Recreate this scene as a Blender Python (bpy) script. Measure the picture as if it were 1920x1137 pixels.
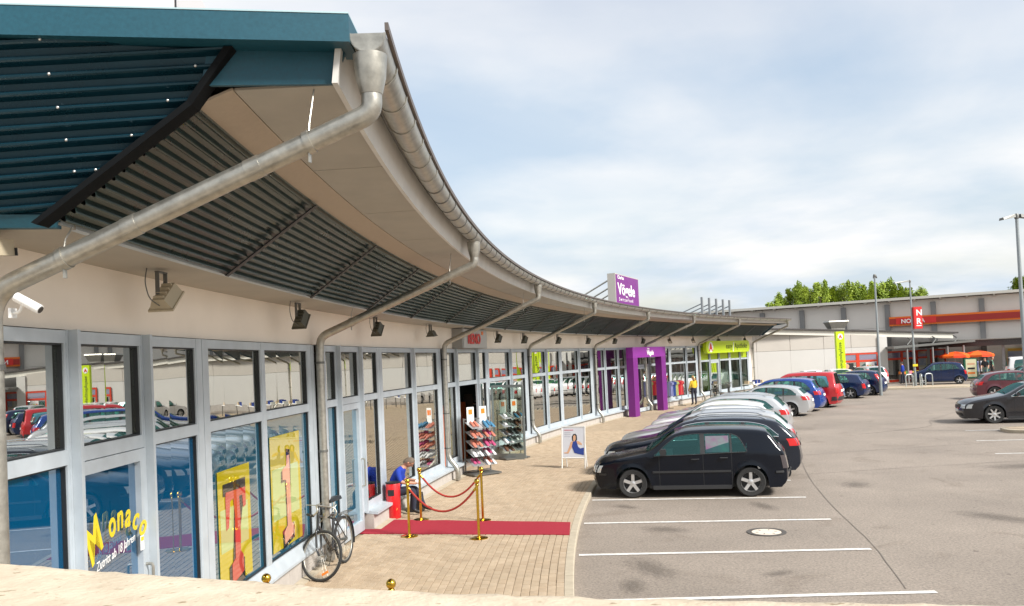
import bpy, bmesh, math, random
import numpy as np
from mathutils import Vector, Matrix, Euler
random.seed(7)
sc = bpy.context.scene
for o in list(bpy.data.objects): bpy.data.objects.remove(o)
# ------------------------------------------------------------------ camera
PITCH = math.atan(36/1540.); ROLL = math.radians(2.57)
cd = bpy.data.cameras.new('camera'); cam = bpy.data.objects.new('camera', cd); sc.collection.objects.link(cam)
fwd = Vector((0, math.cos(PITCH), math.sin(PITCH))); r0 = Vector((1, 0, 0)); u0 = r0.cross(fwd)
rr = math.cos(ROLL)*r0 - math.sin(ROLL)*u0; uu = math.sin(ROLL)*r0 + math.cos(ROLL)*u0
cam.matrix_world = Matrix(((rr.x, uu.x, -fwd.x, 0), (rr.y, uu.y, -fwd.y, 0), (rr.z, uu.z, -fwd.z, 3.15), (0, 0, 0, 1)))
cd.sensor_width = 36; cd.lens = 36*1540/1920.; cd.shift_y = (640-568.5)/1920.; cd.clip_start = .05; cd.clip_end = 2500
sc.camera = cam
# ------------------------------------------------------------------ sky, sun, exposure
SUN_EL, SUN_AZ = math.radians(40), math.radians(127)     # azimuth measured from +Y towards +X
w = bpy.data.worlds.new('World'); sc.world = w; w.use_nodes = True
nt = w.node_tree; nt.nodes.clear()
N = nt.nodes.new; Lk = nt.links.new
out = N('ShaderNodeOutputWorld'); mix = N('ShaderNodeMixShader'); b1 = N('ShaderNodeBackground'); b2 = N('ShaderNodeBackground')
sky = N('ShaderNodeTexSky'); sky.sky_type = 'NISHITA'; sky.sun_disc = False; sky.sun_elevation = SUN_EL; sky.sun_rotation = SUN_AZ
sky.air_density = 1.2; sky.dust_density = 2.5
b1.inputs[1].default_value = 0.075; Lk(sky.outputs[0], b1.inputs[0])
tc = N('ShaderNodeTexCoord'); sep = N('ShaderNodeSeparateXYZ'); Lk(tc.outputs['Generated'], sep.inputs[0])
def mth(op, a, b=None, c=None):
    n = N('ShaderNodeMath'); n.operation = op
    for i, v in enumerate((a, b, c)):
        if v is None: continue
        if isinstance(v, (int, float)): n.inputs[i].default_value = v
        else: Lk(v, n.inputs[i])
    return n.outputs[0]
zz = mth('ADD', mth('MAXIMUM', sep.outputs[2], 0.0), 0.16)
cx = mth('DIVIDE', sep.outputs[0], zz); cy = mth('DIVIDE', sep.outputs[1], zz)
cmb = N('ShaderNodeCombineXYZ'); Lk(cx, cmb.inputs[0]); Lk(cy, cmb.inputs[1]); cmb.inputs[2].default_value = 3.7
n1 = N('ShaderNodeTexNoise'); n1.inputs['Scale'].default_value = .62; n1.inputs['Detail'].default_value = 7; n1.inputs['Roughness'].default_value = .52; n1.inputs['Distortion'].default_value = .5
Lk(cmb.outputs[0], n1.inputs['Vector'])
n2 = N('ShaderNodeTexNoise'); n2.inputs['Scale'].default_value = 1.1; n2.inputs['Detail'].default_value = 6; n2.inputs['Roughness'].default_value = .5
Lk(cmb.outputs[0], n2.inputs['Vector'])
cr = N('ShaderNodeValToRGB'); cr.color_ramp.elements[0].position = .36; cr.color_ramp.elements[0].color = (.50,)*3+(1,); cr.color_ramp.elements[1].position = .58; cr.color_ramp.elements[1].color = (1, 1, 1, 1)
Lk(n1.outputs[0], cr.inputs[0])
cr2 = N('ShaderNodeValToRGB'); e = cr2.color_ramp.elements; e[0].position = .38; e[0].color = (.64, .73, .83, 1); e[1].position = .58; e[1].color = (.95, .945, .94, 1)
Lk(n2.outputs[0], cr2.inputs[0]); Lk(cr2.outputs[0], b2.inputs[0]); b2.inputs[1].default_value = 0.43
Lk(cr.outputs[0], mix.inputs[0]); Lk(b1.outputs[0], mix.inputs[1]); Lk(b2.outputs[0], mix.inputs[2]); Lk(mix.outputs[0], out.inputs[0])
sl = bpy.data.lights.new('sun', 'SUN'); sl.energy = 2.5; sl.angle = math.radians(14); sl.color = (1, .965, .91)
so = bpy.data.objects.new('sun', sl); sc.collection.objects.link(so)
sd = Vector((math.cos(SUN_EL)*math.sin(SUN_AZ), math.cos(SUN_EL)*math.cos(SUN_AZ), math.sin(SUN_EL)))
so.rotation_euler = sd.to_track_quat('Z', 'Y').to_euler()
sc.view_settings.view_transform = 'Standard'; sc.view_settings.look = 'None'; sc.view_settings.exposure = 1.36; sc.view_settings.gamma = 1
sc.view_settings.use_curve_mapping = False
sc.render.engine = 'CYCLES'
# ------------------------------------------------------------------ helpers
COL = sc.collection
def hexlin(h):
    h = h.lstrip('#'); c = [int(h[i:i+2], 16)/255 for i in (0, 2, 4)]
    return tuple((v/12.92 if v <= .04045 else ((v+.055)/1.055)**2.4) for v in c)
MATS = {}
def mat(name, col, rough=.5, metal=0, noise=0, nscale=8, bump=0, bscale=60, coat=0, spec=.5, emit=0, col2=None, trans=0):
    if name in MATS: return MATS[name]
    m = bpy.data.materials.new(name); m.use_nodes = True; t = m.node_tree; b = t.nodes['Principled BSDF']
    b.inputs['Base Color'].default_value = (*col, 1); b.inputs['Roughness'].default_value = rough; b.inputs['Metallic'].default_value = metal
    b.inputs['Coat Weight'].default_value = coat; b.inputs['Specular IOR Level'].default_value = spec
    b.inputs['Coat Roughness'].default_value = .04
    tcn = t.nodes.new('ShaderNodeTexCoord')
    if noise or col2:
        nn = t.nodes.new('ShaderNodeTexNoise'); nn.inputs['Scale'].default_value = nscale; nn.inputs['Detail'].default_value = 6; nn.inputs['Roughness'].default_value = .6
        t.links.new(tcn.outputs['Object'], nn.inputs['Vector'])
        r = t.nodes.new('ShaderNodeValToRGB'); r.color_ramp.elements[0].position = .3; r.color_ramp.elements[1].position = .7
        c2 = col2 or tuple(min(1, c*(1+noise)) for c in col); c1 = col if col2 else tuple(c*(1-noise) for c in col)
        r.color_ramp.elements[0].color = (*c1, 1); r.color_ramp.elements[1].color = (*c2, 1)
        t.links.new(nn.outputs[0], r.inputs[0]); t.links.new(r.outputs[0], b.inputs['Base Color'])
        if noise:
            mr = t.nodes.new('ShaderNodeMapRange'); mr.inputs[3].default_value = max(0, rough-.08); mr.inputs[4].default_value = min(1, rough+.12)
            t.links.new(nn.outputs[0], mr.inputs[0]); t.links.new(mr.outputs[0], b.inputs['Roughness'])
    if bump:
        n3 = t.nodes.new('ShaderNodeTexNoise'); n3.inputs['Scale'].default_value = bscale; n3.inputs['Detail'].default_value = 4
        t.links.new(tcn.outputs['Object'], n3.inputs['Vector'])
        bp = t.nodes.new('ShaderNodeBump'); bp.inputs['Strength'].default_value = bump; bp.inputs['Distance'].default_value = .01
        t.links.new(n3.outputs[0], bp.inputs['Height']); t.links.new(bp.outputs[0], b.inputs['Normal'])
    if emit: b.inputs['Emission Color'].default_value = (*col, 1); b.inputs['Emission Strength'].default_value = emit
    MATS[name] = m; return m
def glassmat(name, tint, reflect=.5, body=None, rough=0.0, refcol=(1, 1, 1)):
    """coated glass: mirror part over see-through (or a coloured film)"""
    if name in MATS: return MATS[name]
    m = bpy.data.materials.new(name); m.use_nodes = True; t = m.node_tree; t.nodes.clear()
    o = t.nodes.new('ShaderNodeOutputMaterial'); mx = t.nodes.new('ShaderNodeMixShader'); gl = t.nodes.new('ShaderNodeBsdfGlossy')
    gl.inputs['Roughness'].default_value = rough; gl.inputs['Color'].default_value = (*refcol, 1)
    lw = t.nodes.new('ShaderNodeLayerWeight'); lw.inputs[0].default_value = .35
    mr = t.nodes.new('ShaderNodeMapRange'); mr.inputs[3].default_value = reflect; mr.inputs[4].default_value = min(1, reflect+.35)
    t.links.new(lw.outputs[0], mr.inputs[0]); t.links.new(mr.outputs[0], mx.inputs[0])
    tr = t.nodes.new('ShaderNodeBsdfTransparent'); tr.inputs[0].default_value = (*tint, 1)
    if body:
        df = t.nodes.new('ShaderNodeBsdfDiffuse'); df.inputs[0].default_value = (*body, 1)
        t.links.new(df.outputs[0], mx.inputs[1])
    else: t.links.new(tr.outputs[0], mx.inputs[1])
    # faint waviness of the panes
    tcn = t.nodes.new('ShaderNodeTexCoord'); n3 = t.nodes.new('ShaderNodeTexNoise'); n3.inputs['Scale'].default_value = .9; n3.inputs['Detail'].default_value = 0
    t.links.new(tcn.outputs['Object'], n3.inputs['Vector']); bp = t.nodes.new('ShaderNodeBump'); bp.inputs['Strength'].default_value = .25; bp.inputs['Distance'].default_value = .012
    t.links.new(n3.outputs[0], bp.inputs['Height']); t.links.new(bp.outputs[0], gl.inputs['Normal'])
    t.links.new(gl.outputs[0], mx.inputs[2]); t.links.new(mx.outputs[0], o.inputs[0]); MATS[name] = m; return m
class MB:
    def __init__(s): s.v = []; s.f = []; s.m = []; s.cm = 0
    def add(s, vs, fs):
        b = len(s.v); s.v += [tuple(v) for v in vs]
        for f in fs: s.f.append([b+i for i in f]); s.m.append(s.cm)
        return s
    def box(s, c, d, rz=0, rx=0, ry=0):
        R = Euler((rx, ry, rz)).to_matrix(); c = Vector(c); vs = []
        for x in (-.5, .5):
            for y in (-.5, .5):
                for z in (-.5, .5): vs.append(c+R@Vector((x*d[0], y*d[1], z*d[2])))
        return s.add(vs, [(0, 1, 3, 2), (4, 6, 7, 5), (0, 4, 5, 1), (2, 3, 7, 6), (0, 2, 6, 4), (1, 5, 7, 3)])
    def hexa(s, b, t):   # bottom 4 pts, top 4 pts
        return s.add(list(b)+list(t), [(3, 2, 1, 0), (4, 5, 6, 7), (0, 1, 5, 4), (1, 2, 6, 5), (2, 3, 7, 6), (3, 0, 4, 7)])
    def tube(s, path, r, n=8, cap=True, closed=False):
        P = [Vector(p) for p in path]; m = len(P); rs = r if isinstance(r, (list, tuple)) else [r]*m
        vs = []; up = None
        for i, p in enumerate(P):
            if closed: d = P[(i+1) % m]-P[i-1]
            else: d = P[min(i+1, m-1)]-P[max(i-1, 0)]
            d.normalize()
            if up is None:
                up = Vector((0, 0, 1)) if abs(d.z) < .9 else Vector((1, 0, 0))
            a = d.cross(up)
            if a.length < 1e-5: a = d.orthogonal()
            a.normalize(); b = a.cross(d); up = b
            for k in range(n):
                t = 2*math.pi*k/n; vs.append(p+(a*math.cos(t)+b*math.sin(t))*rs[i])
        fs = []
        for i in range(m if closed else m-1):
            j = (i+1) % m
            for k in range(n): fs.append((i*n+k, i*n+(k+1) % n, j*n+(k+1) % n, j*n+k))
        if cap and not closed: fs += [tuple(range(n))[::-1], tuple((m-1)*n+k for k in range(n))]
        return s.add(vs, fs)
    def lathe(s, prof, c=(0, 0, 0), axis='z', n=24, cap=True):   # prof: (r, h)
        vs = []; c = Vector(c)
        for r, h in prof:
            for k in range(n):
                t = 2*math.pi*k/n; a, b = r*math.cos(t), r*math.sin(t)
                vs.append(c+Vector((a, b, h) if axis == 'z' else ((a, h, b) if axis == 'y' else (h, a, b))))
        fs = []
        for i in range(len(prof)-1):
            for k in range(n): fs.append((i*n+k, i*n+(k+1) % n, (i+1)*n+(k+1) % n, (i+1)*n+k))
        if cap: fs += [tuple(range(n))[::-1], tuple((len(prof)-1)*n+k for k in range(n))]
        return s.add(vs, fs)
    def sphere(s, c, r, n=10, sc=(1, 1, 1)):
        prof = [(max(.0005, r*math.sin(math.pi*i/n)), -r*math.cos(math.pi*i/n)) for i in range(n+1)]
        b = len(s.v); s.lathe(prof, (0, 0, 0), 'z', n+4)
        for i in range(b, len(s.v)):
            v = s.v[i]; s.v[i] = (c[0]+v[0]*sc[0], c[1]+v[1]*sc[1], c[2]+v[2]*sc[2])
        return s
    def prism(s, poly, o, ax, ay, depth):  # polygon in plane o+ax*u+ay*v extruded by vector depth
        o, ax, ay, depth = Vector(o), Vector(ax), Vector(ay), Vector(depth); n = len(poly)
        a = [o+ax*u+ay*v for u, v in poly]; b = [p+depth for p in a]
        return s.add(a+b, [tuple(range(n))[::-1], tuple(range(n, 2*n))]+[(i, (i+1) % n, n+(i+1) % n, n+i) for i in range(n)])
    def build(s, name, mats, parent=None, smooth=None, label=None, fix=True, kind=None):
        me = bpy.data.meshes.new(name); me.from_pydata(s.v, [], s.f)
        for m in (mats if isinstance(mats, (list, tuple)) else [mats]): me.materials.append(m)
        me.polygons.foreach_set('material_index', s.m)
        if fix:
            bm = bmesh.new(); bm.from_mesh(me); bmesh.ops.recalc_face_normals(bm, faces=bm.faces); bm.to_mesh(me); bm.free()
        if smooth is not None:
            me.polygons.foreach_set('use_smooth', [True]*len(me.polygons)); me.set_sharp_from_angle(angle=math.radians(smooth))
        o = bpy.data.objects.new(name, me); COL.objects.link(o)
        if parent: o.parent = parent
        if label: o['label'] = label
        if kind: o['kind'] = kind
        return o
def tag(o, label=None, cat=None, group=None, kind=None):
    if label: o['label'] = label
    if cat: o['category'] = cat
    if group: o['group'] = group
    if kind: o['kind'] = kind
    return o
def thing(name, label, cat, loc=(0, 0, 0), rz=0, group=None):
    o = bpy.data.objects.new(name, None); COL.objects.link(o); o.location = loc; o.rotation_euler = (0, 0, rz); o.empty_display_size = .2
    return tag(o, label, cat, group)
def kids(o): return [c for c in COL.objects if c.parent == o]
def dup(root, loc, rz, label, group=None, swap=None):
    ch = {}
    for c in COL.objects:
        if c.parent: ch.setdefault(c.parent, []).append(c)
    def cp(o, par):
        c = o.copy(); COL.objects.link(c); c.parent = par
        if swap and c.type == 'MESH':
            ms = [x.name for x in c.data.materials]
            if any(x in swap for x in ms):
                for i, sl_ in enumerate(c.material_slots):
                    if sl_.material.name in swap: sl_.link = 'OBJECT'; sl_.material = MATS[swap[sl_.material.name]]
        for k in ch.get(o, []): cp(k, c)
        return c
    r = cp(root, None); r.location = loc; r.rotation_euler = (0, 0, rz); r['label'] = label
    if group: r['group'] = group
    return r
def text(name, s, size, m, origin, ax, ay, parent=None, depth=.006, align='LEFT', sx=1, shear=0, bold=0, label=None):
    cu = bpy.data.curves.new(name, 'FONT'); cu.body = s; cu.size = size; cu.extrude = depth; cu.align_x = align; cu.shear = shear; cu.offset = bold; cu.resolution_u = 3
    t = bpy.data.objects.new(name, cu); COL.objects.link(t); bpy.context.view_layer.update()
    me = bpy.data.meshes.new_from_object(t.evaluated_get(bpy.context.evaluated_depsgraph_get())); bpy.data.objects.remove(t)
    ax = Vector(ax).normalized(); ay = Vector(ay).normalized(); az = ax.cross(ay)
    M = Matrix(((ax.x*sx, ay.x, az.x, origin[0]), (ax.y*sx, ay.y, az.y, origin[1]), (ax.z*sx, ay.z, az.z, origin[2]), (0, 0, 0, 1)))
    me.transform(M); me.materials.clear(); me.materials.append(m)
    o = bpy.data.objects.new(name, me); COL.objects.link(o); o.parent = parent
    if label: o['label'] = label
    return o
def rounded(path, r=.12, n=5):
    P = [Vector(p) for p in path]; out_ = [P[0]]
    for i in range(1, len(P)-1):
        a, b, c = P[i-1], P[i], P[i+1]; d1 = (a-b); d2 = (c-b); r_ = min(r, d1.length*.45, d2.length*.45)
        p0 = b+d1.normalized()*r_; p2 = b+d2.normalized()*r_
        for k in range(n+1):
            t = k/n; out_.append(p0*(1-t)**2+b*2*t*(1-t)+p2*t*t)
    return out_+[P[-1]]
# ------------------------------------------------------------------ the curved front of the shops (plan curve, s metres along it)
_N = 1400; _s = np.linspace(-3, 72, _N); _sc = np.minimum(_s, 66)
_th = -.0332667+.0156305*_sc-8.512e-5*_sc**2/2-2.089e-6*_sc**3/6
_h = _s[1]-_s[0]; _X = np.cumsum(np.sin(_th))*_h; _Y = np.cumsum(np.cos(_th))*_h; _i0 = int(np.argmin(abs(_s)))
_X += -3.44404-_X[_i0]; _Y += 4.87973-_Y[_i0]
def FP(s, o=0, z=0):
    t = float(np.interp(s, _s, _th)); return Vector((float(np.interp(s, _s, _X))+o*math.cos(t), float(np.interp(s, _s, _Y))-o*math.sin(t), z))
def TH(s): return float(np.interp(s, _s, _th))
def FR(s, o=0, z=0):   # location and the rotation that turns local +x to the outward normal
    return FP(s, o, z), -TH(s)
def sweep(mb, prof, s0, s1, step=.7, cap=True):
    n = max(1, int(math.ceil((s1-s0)/step))); m = len(prof); vs = []
    for i in range(n+1):
        s = s0+(s1-s0)*i/n
        for o, z in prof: vs.append(FP(s, o, z))
    fs = []
    for i in range(n):
        for k in range(m):
            a, b = i*m+k, i*m+(k+1) % m; fs.append((a, b, b+m, a+m))
    if cap: fs += [tuple(range(m)), tuple(n*m+k for k in range(m))[::-1]]
    mb.add(vs, fs); return mb
def rect(o0, o1, z0, z1): return [(o0, z0), (o1, z0), (o1, z1), (o0, z1)]
# ------------------------------------------------------------------ materials
asph = mat('asphalt', (.262, .222, .186), .85, noise=.16, nscale=.35, bump=.5, bscale=140)
# finer grain and patches on the asphalt
_t = asph.node_tree; _b = _t.nodes['Principled BSDF']; _src = _b.inputs['Base Color'].links[0].from_socket
_tc = _t.nodes.new('ShaderNodeTexCoord'); _n = _t.nodes.new('ShaderNodeTexNoise'); _n.inputs['Scale'].default_value = 26; _n.inputs['Detail'].default_value = 8; _n.inputs['Roughness'].default_value = .75
_t.links.new(_tc.outputs['Object'], _n.inputs['Vector']); _r = _t.nodes.new('ShaderNodeValToRGB'); _r.color_ramp.elements[0].position = .3; _r.color_ramp.elements[0].color = (.50, .50, .50, 1); _r.color_ramp.elements[1].position = .68; _r.color_ramp.elements[1].color = (1.38, 1.36, 1.33, 1)
_t.links.new(_n.outputs[0], _r.inputs[0]); _mx = _t.nodes.new('ShaderNodeMixRGB'); _mx.blend_type = 'MULTIPLY'; _mx.inputs[0].default_value = 1
_t.links.new(_src, _mx.inputs[1]); _t.links.new(_r.outputs[0], _mx.inputs[2])
_n4 = _t.nodes.new('ShaderNodeTexNoise'); _n4.inputs['Scale'].default_value = .9; _n4.inputs['Detail'].default_value = 5; _n4.inputs['Distortion'].default_value = 1.2
_t.links.new(_tc.outputs['Object'], _n4.inputs['Vector']); _r4 = _t.nodes.new('ShaderNodeValToRGB'); _r4.color_ramp.elements[0].position = .27; _r4.color_ramp.elements[0].color = (.82, .80, .78, 1); _r4.color_ramp.elements[1].position = .42; _r4.color_ramp.elements[1].color = (1, 1, 1, 1)
_t.links.new(_n4.outputs[0], _r4.inputs[0]); _m2 = _t.nodes.new('ShaderNodeMixRGB'); _m2.blend_type = 'MULTIPLY'; _m2.inputs[0].default_value = 1
_t.links.new(_mx.outputs[0], _m2.inputs[1]); _t.links.new(_r4.outputs[0], _m2.inputs[2]); _n5 = _t.nodes.new('ShaderNodeTexNoise'); _n5.inputs['Scale'].default_value = 3.2; _n5.inputs['Detail'].default_value = 3; _n5.inputs['Roughness'].default_value = .7
_t.links.new(_tc.outputs['Object'], _n5.inputs['Vector']); _r5 = _t.nodes.new('ShaderNodeValToRGB'); _r5.color_ramp.elements[0].position = .27; _r5.color_ramp.elements[0].color = (.45, .42, .40, 1); _r5.color_ramp.elements[1].position = .335; _r5.color_ramp.elements[1].color = (1, 1, 1, 1)
_t.links.new(_n5.outputs[0], _r5.inputs[0]); _m5 = _t.nodes.new('ShaderNodeMixRGB'); _m5.blend_type = 'MULTIPLY'; _m5.inputs[0].default_value = .8
_t.links.new(_m2.outputs[0], _m5.inputs[1]); _t.links.new(_r5.outputs[0], _m5.inputs[2]); _t.links.new(_m5.outputs[0], _b.inputs['Base Color'])
paverM = [mat('paver_%s' % k, c, .85, noise=.12, nscale=3, bump=.3, bscale=90) for k, c in (('sand', (.405, .312, .215)), ('tan', (.385, .292, .198)), ('pale', (.425, .330, .230)))]
jointM = mat('joint_sand', (.33, .26, .18), .95)
whiteline = mat('line_paint', (.52, .48, .43), .6, col2=(.80, .79, .76), nscale=11)
plaster = mat('cream_plaster', (.84, .765, .67), .85, noise=.055, nscale=.9, bump=.15, bscale=120)
soffitM = mat('beige_soffit_board', (.40, .365, .31), .75, noise=.07, nscale=2.5, bump=.1, bscale=60)
perfM = mat('perforated_strip', (.40, .32, .24), .7, noise=.05, nscale=20)
fasciaM = mat('white_fascia', (.62, .60, .56), .5, noise=.08, nscale=3)
alu = mat('aluminium_frame', (.47, .52, .56), .42, .2, noise=.09, nscale=3.5)
aludark = mat('aluminium_fin', (.27, .285, .295), .4, .4)
galv = mat('galvanised_zinc', (.40, .385, .34), .34, .75, noise=.22, nscale=14, bump=.12, bscale=30)
galvdark = mat('zinc_strap', (.16, .16, .15), .5, .6)
teal = mat('teal_painted_metal', (.006, .066, .098), .5, 0, noise=.14, nscale=45)
corr = mat('corrugated_sheet', (.034, .060, .055), .28, .55, noise=.05, nscale=4)
corrsky = mat('corrugated_sheet_sky_tint', (.006, .040, .062), .26, .35, noise=.08, nscale=4)  # same sheet as corr, with reflected sky blue put into its colour
blackM = mat('black_metal', (.012, .014, .016), .45)
plinthM = mat('plinth_stone', (.42, .385, .35), .8, noise=.1, nscale=5, bump=.25, bscale=50)
kerbM = mat('kerb_concrete', (.42, .36, .27), .85, noise=.1, nscale=7, bump=.2)
roofM = mat('roof_membrane', (.25, .25, .25), .9)
glassUp = glassmat('window_glass', (.50, .56, .52), .56, refcol=(.96, .96, .92))
glassBlue = glassmat('blue_film_glass', (0, 0, 0), .30, body=(.002, .075, .175), refcol=(.9, .95, 1))
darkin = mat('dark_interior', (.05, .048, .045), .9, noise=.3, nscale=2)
floorin = mat('shop_floor', (.28, .25, .21), .6)
# ------------------------------------------------------------------ ground
g = MB(); g.add([(-300, -60, -.004), (500, -60, -.004), (500, 700, -.004), (-300, 700, -.004)], [(0, 1, 2, 3)])
tag(g.build('ground', asph, fix=False), kind='structure')
# kerb and pavement (13 cm up), following the shop front
KO = 4.02
pv = MB(); sweep(pv, rect(-.6, KO-.12, .02, .088), -2.9, 60.5, 1.0); pave = tag(pv.build('sidewalk', jointM), kind='structure')
def paver_mesh(l, wd):
    m_ = MB(); h = .0
    a, b = l/2-.003, wd/2-.003; c = .004
    m_.hexa([(-a, -b, -.03), (a, -b, -.03), (a, b, -.03), (-a, b, -.03)], [(-a, -b, h-c), (a, -b, h-c), (a, b, h-c), (-a, b, h-c)])
    m_.f.pop(1); m_.m.pop()
    m_.hexa([(-a, -b, h-c), (a, -b, h-c), (a, b, h-c), (-a, b, h-c)], [(-a+c, -b+c, h), (a-c, -b+c, h), (a-c, b-c, h), (-a+c, b-c, h)]); m_.f.pop(-6); m_.m.pop()
    me = bpy.data.meshes.new('paver'); me.from_pydata(m_.v, [], m_.f); return me
pms = []
for i in range(3):
    me = paver_mesh(.2, .115); me.materials.append(paverM[i]); pms.append(me)
rest = MB(); near = []
row = 0; o = KO-.12-.058
camp = Vector((0, 0, 3.15))
while o > .05:
    s_ = 1.0+(row % 2)*.1; ds = .2/(1-0.0156*o) if True else .2
    while s_ < 59.5:
        zt = .1+random.uniform(-.002, .002); p = FP(s_, o, zt)
        near.append(((p-camp).length if s_ > 4.4 and not (p.y < 9.3 and p.x < .2) else 99, s_, o, zt)); s_ += ds
    o -= .115; row += 1
near.sort()
for k, (d, s_, o, zt) in enumerate(near):
    if k < 300:
        ob = bpy.data.objects.new('paver', pms[random.choices((0, 1, 2), (5, 3, 3))[0]]); COL.objects.link(ob); ob.parent = pave
        ob.location = FP(s_, o, zt); ob.rotation_euler = (random.uniform(-.006, .006), random.uniform(-.006, .006), -TH(s_)+math.pi/2)
    else:
        rest.cm = random.choices((0, 1, 2), (5, 3, 3))[0]; c_, t_ = FP(s_, o, zt), TH(s_)
        u_ = Vector((math.sin(t_), math.cos(t_), 0))*.096; v_ = Vector((math.cos(t_), -math.sin(t_), 0))*.0535
        if d < 34:
            lo = [c_+a*u_+b*v_-Vector((0, 0, .02)) for a, b in ((-1, -1), (1, -1), (1, 1), (-1, 1))]; hi = [c_+a*u_*.96+b*v_*.92 for a, b in ((-1, -1), (1, -1), (1, 1), (-1, 1))]
            rest.add(lo+hi, [(4, 5, 6, 7), (0, 1, 5, 4), (1, 2, 6, 5), (2, 3, 7, 6), (3, 0, 4, 7)])
        else: rest.add([c_-u_-v_, c_+u_-v_, c_+u_+v_, c_-u_+v_], [(0, 1, 2, 3)])
rest.build('paving_field', paverM, pave, kind='stuff')
kb = MB(); sweep(kb, rect(KO-.12, KO, -.05, .05), -2.9, 60.5); kerb = tag(kb.build('kerb', jointM), kind='structure')
s_ = 4.0
while s_ < 59.5:
    k_ = MB(); sweep(k_, [(KO-.122, .0), (KO+.004, .0), (KO+.004, .094), (KO-.008, .104), (KO-.122, .104)], s_+.006, s_+.994, .5); k_.build('kerb_stone', kerbM, kerb); s_ += 1.0
# parking lines, radial to the curve
def line(p0, p1, wd=.11, z=.004):
    p0, p1 = Vector(p0), Vector(p1); d = (p1-p0).normalized(); n_ = Vector((-d.y, d.x, 0))*wd/2; m_ = MB()
    n = 12; vs = []
    for i in range(n+1):
        c_ = p0.lerp(p1, i/n); j1, j2 = random.uniform(-.006, .006), random.uniform(-.006, .006); vs += [c_+n_*(1+j1*12)+Vector((0, 0, z)), c_-n_*(1+j2*12)+Vector((0, 0, z))]
    m_.add(vs, [(2*i, 2*i+1, 2*i+3, 2*i+2) for i in range(n)])
    return tag(m_.build('parking_line', whiteline, fix=False), kind='structure')
ss = 6.05
for i in range(20):
    line(FP(ss, KO+.06), FP(ss, KO+4.55)); ss += 2.66
for a, b in (((15.6, 28.63), (21.5, 27.3)), ((14.3, 25.64), (20.0, 24.4)), ((17.3, 31.4), (23, 30.1)), ((18.6, 34), (24.2, 32.7)), ((20.2, 37.2), (26, 35.8)), ((22.1, 40.6), (28, 39.0)), ((13.1, 22.6), (18.7, 21.4))):
    line((*a, 0), (*b, 0))
tarM = mat('tar_seam', (.205, .172, .145), .85)
def ribbon(name, pts, wd, m, z=.0035, jit=.3):
    P = rounded([Vector((x, y, z)) for x, y in pts], 1.5, 4); m_ = MB(); vs = []
    Q = []
    for a, b in zip(P[:-1], P[1:]):
        n = max(1, int((b-a).length/.35)); Q += [a.lerp(b, k/n) for k in range(n)]
    Q.append(P[-1])
    for i, p in enumerate(Q):
        d = (Q[min(i+1, len(Q)-1)]-Q[max(i-1, 0)]).normalized(); n_ = Vector((-d.y, d.x, 0))*wd/2*(1+random.uniform(-jit, jit)); p = p+n_*random.uniform(-.8, .8); vs += [p+n_, p-n_]
    m_.add(vs, [(2*i, 2*i+1, 2*i+3, 2*i+2) for i in range(len(Q)-1)])
    return tag(m_.build(name, m, fix=False), kind='structure')
ribbon('tar_seam', [(4.9, 10.6), (5.55, 13), (6.1, 16), (6.9, 19.5), (8.2, 24), (10, 29)], .014, tarM)
ribbon('tar_seam', [(6.6, 20.4), (10.5, 20.9), (14, 21.2), (19, 20.6)], .02, tarM)
ribbon('tar_seam', [(12, 29), (15.5, 30.5), (16.5, 33), (20, 37)], .03, tarM)
ribbon('tar_seam', [(7.8, 24), (11, 24.6), (14.6, 25.1)], .025, tarM)
# round manhole cover
mc = thing('manhole_cover', 'round pale concrete and iron manhole cover in the empty parking bay', 'manhole cover', (4.23, 14.22, 0))
m_ = MB(); m_.lathe([(.33, -.02), (.33, .008), (.26, .008), (.26, -.02)], n=40); m_.build('frame_ring', mat('manhole_iron', (.10, .09, .08), .6, .3, noise=.2, nscale=12), mc, 40)
m_ = MB(); m_.lathe([(.245, -.02), (.245, .0055)], n=40); m_.build('lid', mat('manhole_concrete', (.62, .54, .45), .9, noise=.15, nscale=9), mc, 40)
for k in range(6): m_ = MB(); m_.box((.16*math.cos(k*math.pi/3), .16*math.sin(k*math.pi/3), .006), (.05, .02, .004), k*math.pi/3); m_.build('slot', blackM, mc)
stM = bpy.data.materials.new('oil_stain'); stM.use_nodes = True; _t = stM.node_tree; _b = _t.nodes['Principled BSDF']; _b.inputs['Base Color'].default_value = (.085, .07, .058, 1); _b.inputs['Roughness'].default_value = .7
_o = [n for n in _t.nodes if n.type == 'OUTPUT_MATERIAL'][0]; _tc = _t.nodes.new('ShaderNodeTexCoord'); _tr = _t.nodes.new('ShaderNodeBsdfTransparent'); _mx = _t.nodes.new('ShaderNodeMixShader')
_ln = _t.nodes.new('ShaderNodeVectorMath'); _ln.operation = 'LENGTH'; _t.links.new(_tc.outputs['Object'], _ln.inputs[0]); _nz = _t.nodes.new('ShaderNodeTexNoise'); _nz.inputs['Scale'].default_value = 4.5; _nz.inputs['Detail'].default_value = 6; _t.links.new(_tc.outputs['Object'], _nz.inputs['Vector'])
_a = _t.nodes.new('ShaderNodeMath'); _a.operation = 'SUBTRACT'; _t.links.new(_nz.outputs[0], _a.inputs[0]); _t.links.new(_ln.outputs['Value'], _a.inputs[1]); _mr = _t.nodes.new('ShaderNodeMapRange'); _mr.inputs[1].default_value = -.28; _mr.inputs[2].default_value = .30; _mr.inputs[4].default_value = .30
_t.links.new(_a.outputs[0], _mr.inputs[0]); _t.links.new(_mr.outputs[0], _mx.inputs[0]); _t.links.new(_tr.outputs[0], _mx.inputs[1]); _t.links.new(_b.outputs[0], _mx.inputs[2]); _t.links.new(_mx.outputs[0], _o.inputs[0])
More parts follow.
